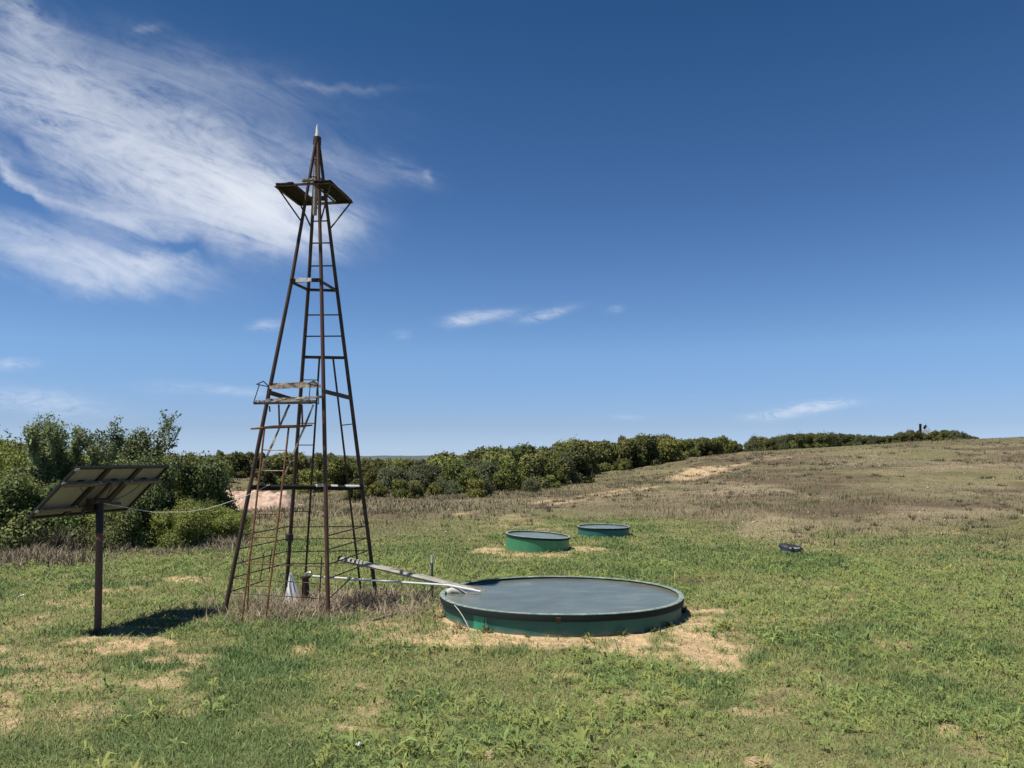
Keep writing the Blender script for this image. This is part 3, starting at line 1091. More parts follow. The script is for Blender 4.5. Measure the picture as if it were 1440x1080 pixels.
# ---- left thicket
SKY_L = [(-80, 627), (0, 630), (45, 634), (60, 640), (140, 648), (240, 648), (300, 652), (345, 662)]
zone(20, (-70, 285), lambda p: (26, 33), SKY_L, (2.2, 3.6), [NEARJ, NEARY], 'thicket_bush', 'bush', 'bushes in the back of the left thicket',
     ['dark green bush in the back of the thicket behind the solar panel', 'yellow green bush in the back of the thicket behind the solar panel'], 3, (.5, .7), .75)
SKY_LF = [(-80, 660), (60, 665), (130, 690), (200, 690), (240, 690), (290, 705), (345, 740)]
zone(15, (-60, 300), lambda p: (21.6 + .006 * max(p, 0), 24.5 + .004 * max(p, 0)), SKY_LF, (1.2, 2.2), [NEARJ, NEARY, GRY], 'thicket_bush', 'bush', 'bushes along the front of the left thicket',
     ['dark green bush along the front edge of the left thicket', 'yellow green bush along the front edge of the left thicket', 'grey green bush along the front edge of the left thicket'], 5, (.6, .85), .6)
for px, py, top, Y, w, ms, lb in [(262, 765, 708, 23.3, 1.0, NEARY, 'low yellow green bush right of the solar panel, in front of the dark thicket'),
                                  (318, 752, 714, 24.6, .95, NEARY, 'low spreading green bush at the right end of the left thicket'),
                                  (215, 772, 650, 24.0, 1.25, NEARJ, 'dark leafy bush directly right of the solar panel post'),
                                  (268, 745, 650, 27.5, 1.3, NEARJ, 'tall dark bush at the right end of the left thicket')]:
    x = (px - 720) / F * Y
    z = tz(x, Y)
    bush('thicket_bush', lb, 'bush', None, ms, (x, Y, z - .05), w, at(px, top, Y).z - z, random.randrange(6))


# ---- two taller mesquite trees over the left thicket
def mesquite(seed, base, label, H, spread, leanx):
    rng = random.Random(seed)
    nrg = np.random.default_rng(seed)
    root = empty('mesquite_tree', base, label, 'tree', 'taller mesquite trees over the left thicket')
    mb = MB()
    tips = []

    def grow(p, d, L, r, lev):
        pts, rad = [p], [r]
        q = p.copy()
        for i in range(4):
            d = (d + Vector((rng.uniform(-.22, .22), rng.uniform(-.22, .22), rng.uniform(-.05, .16)))).normalized()
            q = q + d * (L / 4)
            pts.append(q.copy()); rad.append(r * (1 - .17 * (i + 1)))
            if lev >= 2: tips.append((q.copy(), d.copy(), lev))
        mb.tube(pts, rad, 7 if lev < 2 else 5)
        if lev < 3:
            for k in range(rng.choice((3, 4)) if lev else 5):
                j = rng.choice((2, 3, 4, 4)) if lev else rng.choice((1, 2, 3, 4))
                nd = (d + Vector((rng.uniform(-.85, .85) * spread, rng.uniform(-.85, .85) * spread, rng.uniform(-.05, .7)))).normalized()
                grow(pts[j], nd, L * rng.uniform(.5, .72), rad[j] * .62, lev + 1)

    for s in range(3):
        a = s * 2.1 + rng.uniform(0, .7)
        grow(Vector((math.cos(a) * .08, math.sin(a) * .08, -.1)), Vector((math.cos(a) * .32 * spread + leanx, math.sin(a) * .32 * spread, 1)).normalized(), H * .5, .075, 0)
    top = max(t[0].z for t in tips)
    k = H / top
    for i, v in enumerate(mb.v): mb.v[i] = (v[0] * k, v[1] * k, v[2] * k)
    mb.build('trunk', M['bark'], root)
    P = np.array([t[0][:] for t in tips]) * k
    n = 13500
    w = nrg.integers(0, len(P), n)
    lo = nrg.normal(0, 1, (n, 3)) * np.array([.075, .075, .07]) * H / 4
    Q = P[w] + lo
    nr = lo / (np.linalg.norm(lo, axis=1)[:, None] + 1e-6)
    V, Fq = leaf_quads(Q, nr + np.array([0, 0, .4]), .050 * nrg.uniform(.6, 1.5, n), .45, nrg)
    cl = nrg.random(len(P))
    col = np.array([.10, .15, .06]) + (np.array([.25, .31, .145]) - np.array([.10, .15, .06])) * np.clip(cl[w] * .6 + nrg.random(n) * .45, 0, 1)[:, None]
    link('crown', np_mesh('crown', V, [Fq], np.repeat(col, 4, 0), M['leaf']), root)
    return root


for px, top, Y, seed, sp, lx, lb in [(82, 584, 25.0, 4, .40, .0, 'tall feathery mesquite tree at left, with the narrower crown, behind the solar panel'),
                                     (190, 577, 25.5, 15, .66, .10, 'tall feathery mesquite tree with the wider crown and a branch reaching right')]:
    x = (px - 720) / F * Y
    z = tz(x, Y)
    mesquite(seed, (x, Y, z - .05), lb, at(px, top, Y).z - z, sp, lx)

# ---- hillside behind the tower
SKY_H = [(200, 640), (240, 637), (300, 640), (330, 635), (400, 640), (430, 634), (480, 645), (540, 648)]
zone(18, (225, 400), lambda p: (66, 112), SKY_H, (1.5, 2.8), [JUN, YEL, JUN], 'hillside_bush', 'bush', 'bushes on the slope behind the tower',
     ['dark juniper on the far slope between solar panel and tower', 'olive green bush on the far slope between solar panel and tower', 'dark juniper on the far slope between solar panel and tower'], 8, (.6, .85), .25)
zone(24, (385, 560), lambda p: (58, 108), SKY_H, (1.6, 3.0), [JUN, YEL], 'hillside_bush', 'bush', 'bushes on the slope seen through the tower',
     ['dark juniper on the far slope seen through the tower', 'olive green bush on the far slope seen through the tower'], 9, (.6, .85), .3)
zone(14, (-80, 240), lambda p: (60, 95), [(-80, 618), (0, 621), (60, 628), (240, 640)], (2.4, 4.2), [JUN, YEL], 'hillside_bush', 'bush', 'bushes on the far slope at left',
     ['dark juniper on the far slope behind the left thicket', 'olive green bush on the far slope behind the left thicket'], 10, (.6, .85), .8)

# ---- central thicket
SKY_C = [(520, 650), (560, 647), (600, 646), (622, 640), (650, 643), (672, 634), (690, 630), (720, 632), (745, 628), (775, 632), (800, 620), (840, 622), (870, 634)]
zone(34, (525, 850), lambda p: (float(np.interp(p, [520, 700, 760, 850], [58, 62, 70, 84])), float(np.interp(p, [520, 700, 850], [84, 92, 100]))), SKY_C, (2.6, 4.6), [YEL, JUN], 'thicket_bush', 'bush', 'bushes in the back of the central thicket',
     ['yellow green bush in the back of the central thicket', 'dark green juniper in the back of the central thicket'], 12, (.5, .72), .6)
SKY_CF = [(520, 660), (600, 655), (700, 650), (850, 640)]
zone(20, (528, 800), lambda p: (float(np.interp(p, [520, 700, 760, 830], [53, 57, 62, 72])), float(np.interp(p, [520, 700, 760, 830], [58, 62, 67, 76]))), SKY_CF, (2.0, 3.3), [YEL, GRY, GRY], 'thicket_bush', 'bush', 'bushes along the front of the central thicket',
     ['yellow green bush along the front of the central thicket', 'grey green bush along the front of the central thicket', 'grey green bush along the front of the central thicket'], 13, (.6, .8), .35)
for px, Y, top, w, ms, lb in [(748, 63, 641, 2.0, JUN, 'large round dark bush at the right front of the central thicket'),
                              (806, 70, 637, 1.9, JUN, 'round green bush at the right end of the central thicket'),
                              (700, 62, 640, 2.2, YEL, 'broad bright green bush left of the large dark one in the central thicket'),
                              (625, 61, 644, 2.2, YEL, 'bright green rounded bush in the middle of the central thicket'),
                              (560, 56, 660, 1.8, GRY, 'grey green bush at the left end of the central thicket')]:
    x = (px - 720) / F * Y
    z = tz(x, Y)
    bush('thicket_bush', lb, 'bush', None, ms, (x, Y, z - .05), w, at(px, top, Y).z - z, random.randrange(6))
g = gnd(877, 661)
bush('small_juniper', 'small lone bush on the slope right of the central thicket', 'bush', None, YEL, g - Vector((0, 0, .05)), .62, 1.0, 1)

zone(12, (500, 800), lambda p: (float(np.interp(p, [500, 700, 760, 800], [46, 50, 57, 62])), float(np.interp(p, [500, 700, 760, 800], [53, 58, 63, 69]))), [(490, 668), (800, 650)], (.8, 1.7), [YEL, GRY, JUN], 'small_bush', 'bush', 'small bushes standing out in front of the central thicket',
     ['small yellow green bush standing out in front of the central thicket', 'small grey green bush standing out in front of the central thicket', 'small dark bush standing out in front of the central thicket'], 31, (.6, .9), .0)

# ---- trees along the ridge at right
SKY_R = [(840, 620), (858, 626), (880, 617), (897, 613), (915, 616), (931, 611), (950, 618), (975, 617), (1000, 616), (1018, 615), (1040, 625), (1047, 634), (1055, 620), (1068, 613), (1085, 618), (1102, 613),
         (1130, 610), (1160, 610), (1190, 611), (1215, 612), (1232, 613), (1255, 613), (1284, 605), (1305, 611), (1327, 605), (1350, 606), (1362, 611), (1375, 614)]
zone(32, (835, 1048), lambda p: (88 + (p - 835) * .07, 108), SKY_R, (2.4, 5.0), [JUN, YEL, JUN], 'ridge_bush', 'bush', 'trees on the left half of the ridge',
     ['dark round juniper on the ridge left of the skyline gap', 'olive green bush on the ridge left of the skyline gap', 'dark round juniper on the ridge left of the skyline gap'], 21, (.45, .85), .65)
zone(92, (1049, 1376), lambda p: (104, 113), SKY_R, (3.2, 6.0), [JUN, JUN, GRY], 'ridge_bush', 'bush', 'low trees along the right half of the ridge',
     ['dark low tree on the ridge right of the skyline gap', 'dark low tree on the ridge right of the skyline gap', 'grey green low tree on the ridge right of the skyline gap'], 22, (.4, .9), .72)

# ------------------------------------------------------------------ pale earth bank behind the tower
def make_bank():
    nx, ny = 90, 26
    c = at(345, 712, 39)
    u = np.linspace(-1, 1, nx)
    v = np.linspace(0, 1, ny)
    U, Vv = np.meshgrid(u, v)
    U, Vv = U.ravel(), Vv.ravel()
    x = c.x + U * 2.3
    y = 37.5 + Vv * 5.5
    n = fbm(x, y, 1.3, 201, 4)
    n2 = fbm(x, y, .45, 207, 4)
    prof = sst(1 - np.abs(U) + (n - .5) * .9, 0, .45) * sst(Vv + (n - .5) * .3, .04, .62) * (1 - sst(Vv, .7, 1))
    base = terrain(x, y)
    topz = at(345, 689, 40).z - .12
    z = base - .06 + (topz - base) * prof * (.62 + .75 * n2)
    z += .34 * (fbm(x, y, .35, 203, 4) - .5) * prof
    q = np.array([[r * nx + i, r * nx + i + 1, (r + 1) * nx + i + 1, (r + 1) * nx + i] for r in range(ny - 1) for i in range(nx - 1)])
    m = mottled('pinkish limestone rubble', [(0, (.20, .13, .09)), (.4, (.42, .29, .22)), (.65, (.56, .42, .33)), (1, (.66, .54, .45))], 2.2, .95, bumps=.8, fine=14)
    o = link('earth_bank', np_mesh('earth_bank', np.stack([x, y, z], 1), [q], None, m, False))
    tag(o, 'pinkish bare earth bank behind the tower', 'bank', kind='structure')


make_bank()

# ------------------------------------------------------------------ old windmill tower
TH = R(8.5)
TC = Vector((-3.80, 14.05, 0))
S2 = 0.93
EX = Vector((math.cos(TH), -math.sin(TH), 0))      # along the near face, to the right
EY = Vector((math.sin(TH), math.cos(TH), 0))       # away from the viewer
ZTOP = at(446, 196, TC.y).z
TOPX = at(446, 196, TC.y).x
AX = Vector((TOPX, TC.y, 0))
CORN = {'L': (-1, -1), 'F': (1, -1), 'R': (1, 1), 'B': (-1, 1)}
LEGPX = {'L': ((315, 866), (409, 400), (443, 206)), 'F': ((461.5, 868), (452, 400), (447, 206)),
         'R': ((528, 834), (473, 400), (449, 206)), 'B': ((402, 838), (434, 400), (445, 206))}
LEGS = {}
for c_, (pb, pm, pt) in LEGPX.items():
    P0 = gnd(*pb)
    P2 = at(*pt, TC.y + CORN[c_][1] * .05)
    zm = at(*pm, (P0.y + P2.y) / 2).z
    P1 = at(*pm, P0.y + (P2.y - P0.y) * (zm - P0.z) / (P2.z - P0.z))
    LEGS[c_] = (P0, P1, P2)


def leg_pt(c, z, out=0.0):
    P0, P1, P2 = LEGS[c]
    a, b = (P0, P1) if z < P1.z else (P1, P2)
    return a.lerp(b, (z - a.z) / (b.z - a.z)) - EY * out


def face_pt(c1, c2, z, f, out=0.0):
    return leg_pt(c1, z, out).lerp(leg_pt(c2, z, out), f)


tower = empty('windmill_tower', TC, 'tall rusty four legged windmill tower without its wheel', 'windmill tower')


def part(mb, name, mat, parent=tower, label=None):
    o = mb.build(name, mat, None)
    if parent is not None:
        o.parent = parent
        inv = parent.matrix_world.inverted() if False else Matrix.Translation(-parent_world(parent))
        o.matrix_local = inv
    if label: o['label'] = label
    return clean(o)


def parent_world(o):
    v = Vector(o.location)
    while o.parent is not None:
        o = o.parent
        v = v + Vector(o.location)
    return v


for c in 'LFRB':
    gz = tz(*leg_pt(c, 0)[:2]) - .12
    pts = [leg_pt(c, gz), LEGS[c][0].lerp(LEGS[c][1], .5), LEGS[c][1], LEGS[c][1].lerp(LEGS[c][2], .5), leg_pt(c, ZTOP)]
    part(MB().tube(pts, [.037, .036, .034, .031, .028], 10), 'leg', M['rust_brown'] if c in 'F' else M['rust_dark'])
# cap, spire, wooden pump pole in the tip
part(MB().tube([(AX.x, AX.y, ZTOP - .10), (AX.x, AX.y, ZTOP + .04)], .075, 12), 'cap', M['rust_dark'])
tip = at(446.3, 175, TC.y)
part(MB().tube([(AX.x, AX.y, ZTOP + .03), (AX.x + .004, AX.y, ZTOP + .14), (tip.x - .004, AX.y, (ZTOP + tip.z) / 2 + .08), (tip.x, AX.y, tip.z)], [.05, .034, .02, .007], 10), 'spire', M['white_paint'])
part(MB().tube([(AX.x - .01, AX.y, 7.15), (AX.x, AX.y, ZTOP - .25)], [.042, .036], 8), 'pump_pole', M['wood_grey'])
for z in (8.55, 8.2, 7.85):
    mb = MB()
    ring = [leg_pt(c, z) for c in 'LFRB']
    for a, b_ in zip(ring, ring[1:] + ring[:1]): mb.tube([a, b_], .012, 6)
    part(mb, 'band', M['rust_dark'])

# upper platform
ZP = 7.55
PH = 0.53
pc = TC.lerp(AX, ZP / ZTOP)
pc = Vector((pc.x, pc.y, ZP))
plat = empty('platform', pc - TC)
plat.parent = tower


def pp(u, v, dz=0): return pc + EX * (u * PH) + EY * (v * PH) + Vector((0, 0, dz))


for a, b_ in (((-1, -1), (1, -1)), ((1, -1), (1, 1)), ((1, 1), (-1, 1)), ((-1, 1), (-1, -1))):
    part(MB().angle_iron(pp(*a), pp(*b_), .045, .008), 'frame_bar', M['rust_dark'], plat)
random.seed(3)
for u0, u1 in ((-1.0, -.36), (.40, 1.0)):
    n = 4
    for k in range(n):
        u = u0 + (u1 - u0) * (k + .5) / n
        e0, e1 = -1.02 - random.uniform(0, .08), 1.0 + random.uniform(0, .1)
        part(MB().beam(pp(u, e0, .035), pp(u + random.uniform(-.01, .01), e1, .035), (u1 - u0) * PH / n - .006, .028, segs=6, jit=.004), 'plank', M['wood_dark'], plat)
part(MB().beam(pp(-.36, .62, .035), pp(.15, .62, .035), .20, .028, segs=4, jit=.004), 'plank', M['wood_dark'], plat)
part(MB().beam(pp(-.06, -.98, .07), pp(.36, -1.0, .075), .09, .03, segs=3, jit=.004), 'plank', M['wood_paint'], plat, 'bleached plank')
for u in (-.34, .38):
    part(MB().tube([pp(u, -1), pp(u, 1)], .018, 6), 'joist', M['rust_dark'], plat)
for c, (sx, sy), zb in (('L', (-1, -1), 6.95), ('F', (1, -1), 6.9), ('R', (1, 1), 6.95), ('B', (-1, 1), 6.95)):
    part(MB().tube([pp(sx * .97, sy * .97, -.01), leg_pt(c, zb)], .016, 6), 'brace', M['rust_dark'])
# lattice pump rod guide under the platform
mb = MB()
g0 = pc + EX * .06
for k in range(6):
    z0 = ZP - .32 + .1 * k
    mb.tube([g0 + Vector((-.05 if k % 2 else .05, 0, z0 - ZP)), g0 + Vector((.05 if k % 2 else -.05, 0, z0 + .1 - ZP))], .009, 5)
for s in (-.055, .055):
    mb.tube([g0 + Vector((s, 0, -.36)), g0 + Vector((s, 0, .28))], .010, 5)
part(mb, 'rod_guide', M['galv'])


def zat(c, py):
    """height on a leg that shows at photo row py"""
    zs = np.linspace(0, ZTOP, 1500)
    best = min(zs, key=lambda z: abs(proj(*(np.array([q]) for q in leg_pt(c, z)))[1][0] - py))
    return float(best)


# girts
Z1 = zat('L', 397)
for a, b_, mt, r in (('L', 'B', 'rust_dark', .026), ('F', 'R', 'rust_dark', .026), ('B', 'R', 'rust_dark', .026)):
    part(MB().angle_iron(leg_pt(a, Z1), leg_pt(b_, Z1), .055, .01), 'girt', M[mt])
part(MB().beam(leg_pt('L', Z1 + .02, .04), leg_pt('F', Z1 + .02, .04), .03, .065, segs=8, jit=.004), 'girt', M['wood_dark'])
part(MB().beam(face_pt('L', 'F', Z1 + .02, .2, .075), face_pt('L', 'F', Z1 + .02, .72, .075), .016, .07, segs=6, jit=.005), 'board', M['white_paint'], tower, 'flaking white board')
# climbing rungs on the far face
rungs = [zat('B', y) for y in (311, 342, 374, 443, 473)]
for z in rungs:
    part(MB().tube([leg_pt('B', z), leg_pt('R', z + .02)], .013, 6), 'rung', M['rust_dark'])
Z2 = zat('B', 502)
part(MB().beam(leg_pt('B', Z2), leg_pt('R', Z2), .035, .055, segs=6, jit=.003), 'girt', M['rust_dark'])
# two inner stringers from that girt to the ground
ZG = tz(TC.x, TC.y) - .1
bl = [face_pt('B', 'R', Z2, .38), face_pt('B', 'R', ZG, .20)]
br = [face_pt('B', 'R', Z2, .70), face_pt('B', 'R', ZG, .84)]
part(MB().tube(bl, [.019, .021], 8), 'stringer', M['rust_dark'])
part(MB().tube(br, [.019, .021], 8), 'stringer', M['rust_dark'])


def along(seg, z):
    t = (z - seg[0].z) / (seg[1].z - seg[0].z)
    return seg[0].lerp(seg[1], t)


for y in (534, 595, 626, 657, 688, 719):
    z = zat('B', y)
    part(MB().tube([leg_pt('B', z), along(bl, z)], .009, 5), 'rung', M['rust_dark'])
z = zat('R', 596)
part(MB().tube([along(br, z - .03), leg_pt('R', z)], .010, 5), 'rung', M['rust_dark'])

# middle girts
Z3 = zat('L', 552)
part(MB().beam(leg_pt('L', Z3), leg_pt('B', Z3 - .08), .04, .075, segs=4, jit=.003), 'girt', M['rust_dark'])
part(MB().beam(leg_pt('F', Z3 + .02), leg_pt('R', Z3 - .0), .04, .07, segs=4, jit=.004), 'girt', M['rust_dark'])
# work stage on the near face
OUT = .50
stage = empty('work_stage', face_pt('L', 'F', Z3, .5, OUT / 2) - TC)
stage.parent = tower
zb = zat('L', 549)
for dz, out, a0, a1 in ((.05, .05, .0, .97), (.10, -.01, .02, .9)):
    part(MB().beam(face_pt('L', 'F', zb + dz, a0, out), face_pt('L', 'F', zb + dz + .02, a1, out), .035, .055, segs=14, jit=.006), 'board', M['wood_paint'], stage)
zf = zat('L', 567)
for k, (out, a0, a1, dz) in enumerate(((.05, .02, 1.0, .05), (.2, .0, .92, .0), (.35, -.02, .9, .0))):
    part(MB().beam(face_pt('L', 'F', zf + dz, a0, out), face_pt('L', 'F', zf + dz + (.055 if k == 0 else .015), a1, out), .11, .035, segs=14, jit=.006), 'floor_board', M['wood_paint'] if k < 2 else M['wood_grey'], stage)
part(MB().beam(face_pt('L', 'F', zf - .035, -.02, .43), face_pt('L', 'F', zf - .03, .98, .43), .02, .035, segs=3), 'floor_bar', M['rust_dark'], stage)
zr = zf + .29
for f in (.0, .93):
    o1, o0 = OUT, .03
    a, b_ = face_pt('L', 'F', zr, f, o1), face_pt('L', 'F', zr, f, o0)
    a2, b2 = face_pt('L', 'F', zf - .02, f, o1 - .02), face_pt('L', 'F', zf - .02, f, o0 + .02)
    ap = (a + b_) / 2 + Vector((0, 0, .075))
    mb = MB()
    r = .0095
    for s, e in ((a, ap), (ap, b_), (a, b_), (a.lerp(b_, .2), a2), (b_.lerp(a, .1), b2), (a2, b2)):
        mb.tube([s, e], r, 6)
    part(mb, 'end_frame', M['rust_dark'], stage)
# rusty bar under the stage and the ladder hung from it
zc = zat('L', 603)
OUTB = .30
part(MB().tube([face_pt('L', 'F', zc - .01, -.04, OUTB), face_pt('L', 'F', zc + .02, .30, OUTB), face_pt('L', 'F', zc + .03, .68, OUTB), face_pt('L', 'F', zc + .05, .92, OUTB)], [.014, .026, .026, .013], 8), 'cross_bar', M['rust_orange'])
lad = empty('ladder', face_pt('L', 'F', 0, .3, .4) - TC)
lad.parent = tower
D0 = leg_pt('L', zc, OUTB).y
DG = 12.45
railL = [at(372, 603, D0), at(339, 874, DG)]
railR = [at(406, 603, D0), at(372, 882, DG)]
for rl in (railL, railR):
    rl[1].z = tz(rl[1].x, rl[1].y) - .06
    rl[1] = rl[1]
    part(MB().tube([rl[0] + Vector((0, 0, .03)), rl[0].lerp(rl[1], .5) + Vector((.012, .0, 0)), rl[1]], [.017, .017, .015], 8), 'rail', M['rust_orange'], lad)
for y, mt in ((634, 'wood_paint'), (664, 'wood_paint'), (725, 'rust_orange'), (757, 'rust_orange'), (790, 'rust_orange'), (822, 'rust_orange')):
    t = (y - 603) / (876 - 603)
    part(MB().tube([railL[0].lerp(railL[1], t), railR[0].lerp(railR[1], t + .002)], .0095, 6), 'rung', M[mt], lad)
# hangers and slanting props between stage and ladder
for x0, x1 in ((392, 393), (424.5, 425.5)):
    part(MB().tube([at(x0, 569, D0 + .0), at(x1, 601, D0)], .016, 7), 'hanger', M['rust_orange'])
for p0, p1, mt in (((407, 569), (366, 664), 'wood_paint'), ((441, 569), (400, 668), 'wood_paint')):
    a, b_ = at(*p0, D0 + .02), at(*p1, D0 - .04)
    part(MB().beam(a, b_, .028, .03, up=(0, 1, 0), segs=12, jit=.006), 'prop', M[mt])
part(MB().beam(at(379, 571, D0 - .02), at(379.5, 579, D0 - .02), .02, .02, up=(0, 1, 0)), 'stub', M['rust_dark'])

# log across the tower at head height
z4 = zat('L', 685)
p0, p1 = leg_pt('L', z4), leg_pt('R', zat('R', 686))
pts = [p0.lerp(p1, k / 10) + Vector((0, 0, random.uniform(-.012, .012))) for k in range(-1, 12)]
pts = [p0.lerp(p1, k / 10) + Vector((0, -.02, random.uniform(-.010, .010))) for k in range(0, 11)]
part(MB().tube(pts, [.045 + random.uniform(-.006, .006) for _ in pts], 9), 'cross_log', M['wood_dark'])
for f0, f1 in ((.56, .66), (.70, .76), (.84, .97)):
    part(MB().tube([p0.lerp(p1, f0) + Vector((0, -.035, .02)), p0.lerp(p1, f1) + Vector((0, -.035, .02))], [.036, .034], 8), 'bare_patch', M['white_paint'])

# pen of rods round the tower foot
zl = [1.30, 1.07, .83, .60, .37]
for k, z in enumerate(zl):
    r = .011
    if k < 4:
        part(MB().tube([leg_pt('L', z), leg_pt('B', z + .02)], r, 6), 'pen_rail', M['rust_dark'])
    else:
        part(MB().tube([leg_pt('L', z), face_pt('L', 'B', z + .03, .55)], r, 6), 'pen_rail', M['rust_dark'])
    if k < 4:
        part(MB().tube([leg_pt('B', z + .0), leg_pt('R', z)], r * .8, 6), 'pen_rail', M['rust_dark'])
        part(MB().tube([leg_pt('F', z), leg_pt('R', z + .01)], r, 6), 'pen_rail', M['rust_dark'])
    else:
        part(MB().tube([leg_pt('F', z - .1), face_pt('F', 'R', z + .1, .5)], r, 6), 'pen_rail', M['rust_dark'])
for zz, z2 in ((.84, .80), (.60, .52), (.36, .28)):
    part(MB().tube([leg_pt('L', zz), leg_pt('F', z2)], .008, 6), 'pen_rail', M['rust_dark'])
for f, za, zb_ in ((.50, .95, .42), (.64, .95, .52)):
    part(MB().tube([face_pt('L', 'B', za, f), face_pt('L', 'B', zb_, f)], .010, 6), 'pen_stay', M['rust_dark'])
a = at(351, 790, 13.4)
part(MB().tube([a, Vector((a.x - .01, a.y, tz(a.x, a.y)))], .014, 6), 'pen_stay', M['rust_orange'])
a = at(452.5, 783, 14.2)
part(MB().tube([a, Vector((a.x - .03, a.y, tz(a.x, a.y)))], .014, 6), 'pen_stay', M['rust_dark'])
part(MB().tube([leg_pt('B', 1.10) + Vector((.0, -.05, -.06)), leg_pt('B', 1.10) + Vector((.0, -.05, .07))], .075, 10), 'clamp', M['rust_dark'])

# ------------------------------------------------------------------ well head, white cone, pipe, trough
def ground_at(px, Y):
    x = (px - 720) / F * (Y * CP - 2.5 * SP)
    return Vector((x, Y, tz(x, Y)))


g = ground_at(412, 14.3)
mb = MB()
hh = at(409, 806, 14.3).z - g.z
n = 28
prof = [(.165, -.03), (.150, .05), (.105, .2), (.055, .36), (.012, hh), (.0, hh + .005)]
mb.lathe(prof, n, (0, 0, 0), wob=lambda a: (.014 * math.sin(3 * a) + .010 * math.sin(7 * a + 1), 0))
o = clean(mb.build('white_cone', M['white_paint'], None))
o.location = g
o.rotation_euler = (0, R(-6), 0)
tag(o, 'white pointed cone standing on the ground inside the tower', 'cone')

g = ground_at(429, 14.25)
well = empty('well_head', g, 'dark rusty well pipe standing beside the white cone', 'well pipe')
htop = at(429, 812, 14.25).z - g.z
mb = MB().tube([(0, 0, -.1), (0, 0, htop)], .062, 12)
o = clean(mb.build('casing', M['rust_dark'], well))
mb = MB().lathe([(.0, htop - .01), (.085, htop - .01), (.085, htop + .03), (.0, htop + .03)], 14)
clean(mb.build('flange', M['rust_brown'], well))
mb = MB().tube([(.0, 0, htop), (.0, 0, htop + .06), (.03, -.01, htop + .085), (.1, -.02, htop + .09)], .02, 8)
clean(mb.build('elbow', M['galv'], well))
for k in range(3):
    mb = MB().tube([(.07 * math.cos(k * 2), .07 * math.sin(k * 2), -.05), (.06 * math.cos(k * 2), .06 * math.sin(k * 2), htop * (.7 + .1 * k))], .014, 6)
    clean(mb.build('rod', M['rust_brown'], well))

pw = at(437, 810, 14.25)
pe = at(676, 832, 13.55)
prim = at(630, 823, 13.75)
mb = MB().tube([pw, at(500, 814.5, 14.15), at(560, 818.5, 13.98), prim, pe], .019, 8)
o = clean(mb.build('water_pipe', M['pvc'], None))
tag(o, 'thin white pipe running from the tower foot into the large tank', 'pipe')

# wooden trough / gutter boards
tA, tB = at(479, 785, 14.35), at(682, 832, 13.95)
trough = empty('trough', tA, 'grey weathered wooden trough sloping from the tower into the large tank', 'trough')
d = (tB - tA)
for off, w, h, s, e, up in (((0, .03, .016), .028, .04, 0, 1.0, (0, 0, 1)), ((0, -.04, -.004), .068, .026, 0, .93, (0, -.62, .78)), ((0, .02, -.045), .07, .02, .01, .80, (0, 0, 1))):
    q0 = tA + d * s + Vector(off)
    q1 = tA + d * e + Vector(off)
    o = part(MB().beam(q0, q1, w, h, up=up, segs=14, jit=.005), 'board', M['wood_grey'], trough)
for s in (.075, .105):
    q = tA + d * s
    t = d.normalized()
    o = part(MB().beam(q - t * .008 + Vector((0, 0, -.005)), q + t * .008 + Vector((0, 0, -.008)), .135, .082), 'strap', M['rust_dark'], trough)
o = part(MB().beam(tA - d.normalized() * .03, tA - d.normalized() * .004, .14, .075), 'end_board', M['wood_dark'], trough)

# stake with a white top
g = ground_at(607, 14.75)
g = Vector((at(607, 843, 14.55).x, 14.55, tz(at(607, 843, 14.55).x, 14.55)))
stake = empty('fence_stake', g, 'short green steel stake with a white painted top beside the large tank', 'stake')
ht = at(606.5, 781, 14.55).z - g.z
mb = MB()
mb.beam((0, 0, -.15), (0, 0, ht - .14), .05, .012, up=(0, 1, 0))
mb.beam((0, -.006, -.15), (0, -.006, ht - .14), .012, .04, up=(0, 1, 0))
o = mb.build('post', M['post_green'], stake)
mb = MB()
mb.beam((0, 0, ht - .14), (0, 0, ht), .053, .015, up=(0, 1, 0))
mb.beam((0, -.008, ht - .14), (0, -.008, ht), .015, .043, up=(0, 1, 0))
o = mb.build('white_top', M['white_paint'], stake)
for k in range(5):
    mb = MB().beam((-.008, -.03, .12 + k * .11), (.008, -.03, .12 + k * .11), .016, .02)
    mb.build('stud', M['post_green'], stake)

# plank on the ground
a, b_ = gnd(522, 874), gnd(569, 861)
mb = MB().beam(a + Vector((0, 0, .02)), b_ + Vector((0, 0, .025)), .06, .022, segs=8, jit=.004)
tag(mb.build('plank', M['plank_old'], None), 'grey weathered plank lying in the grass between tower and tank', 'plank')


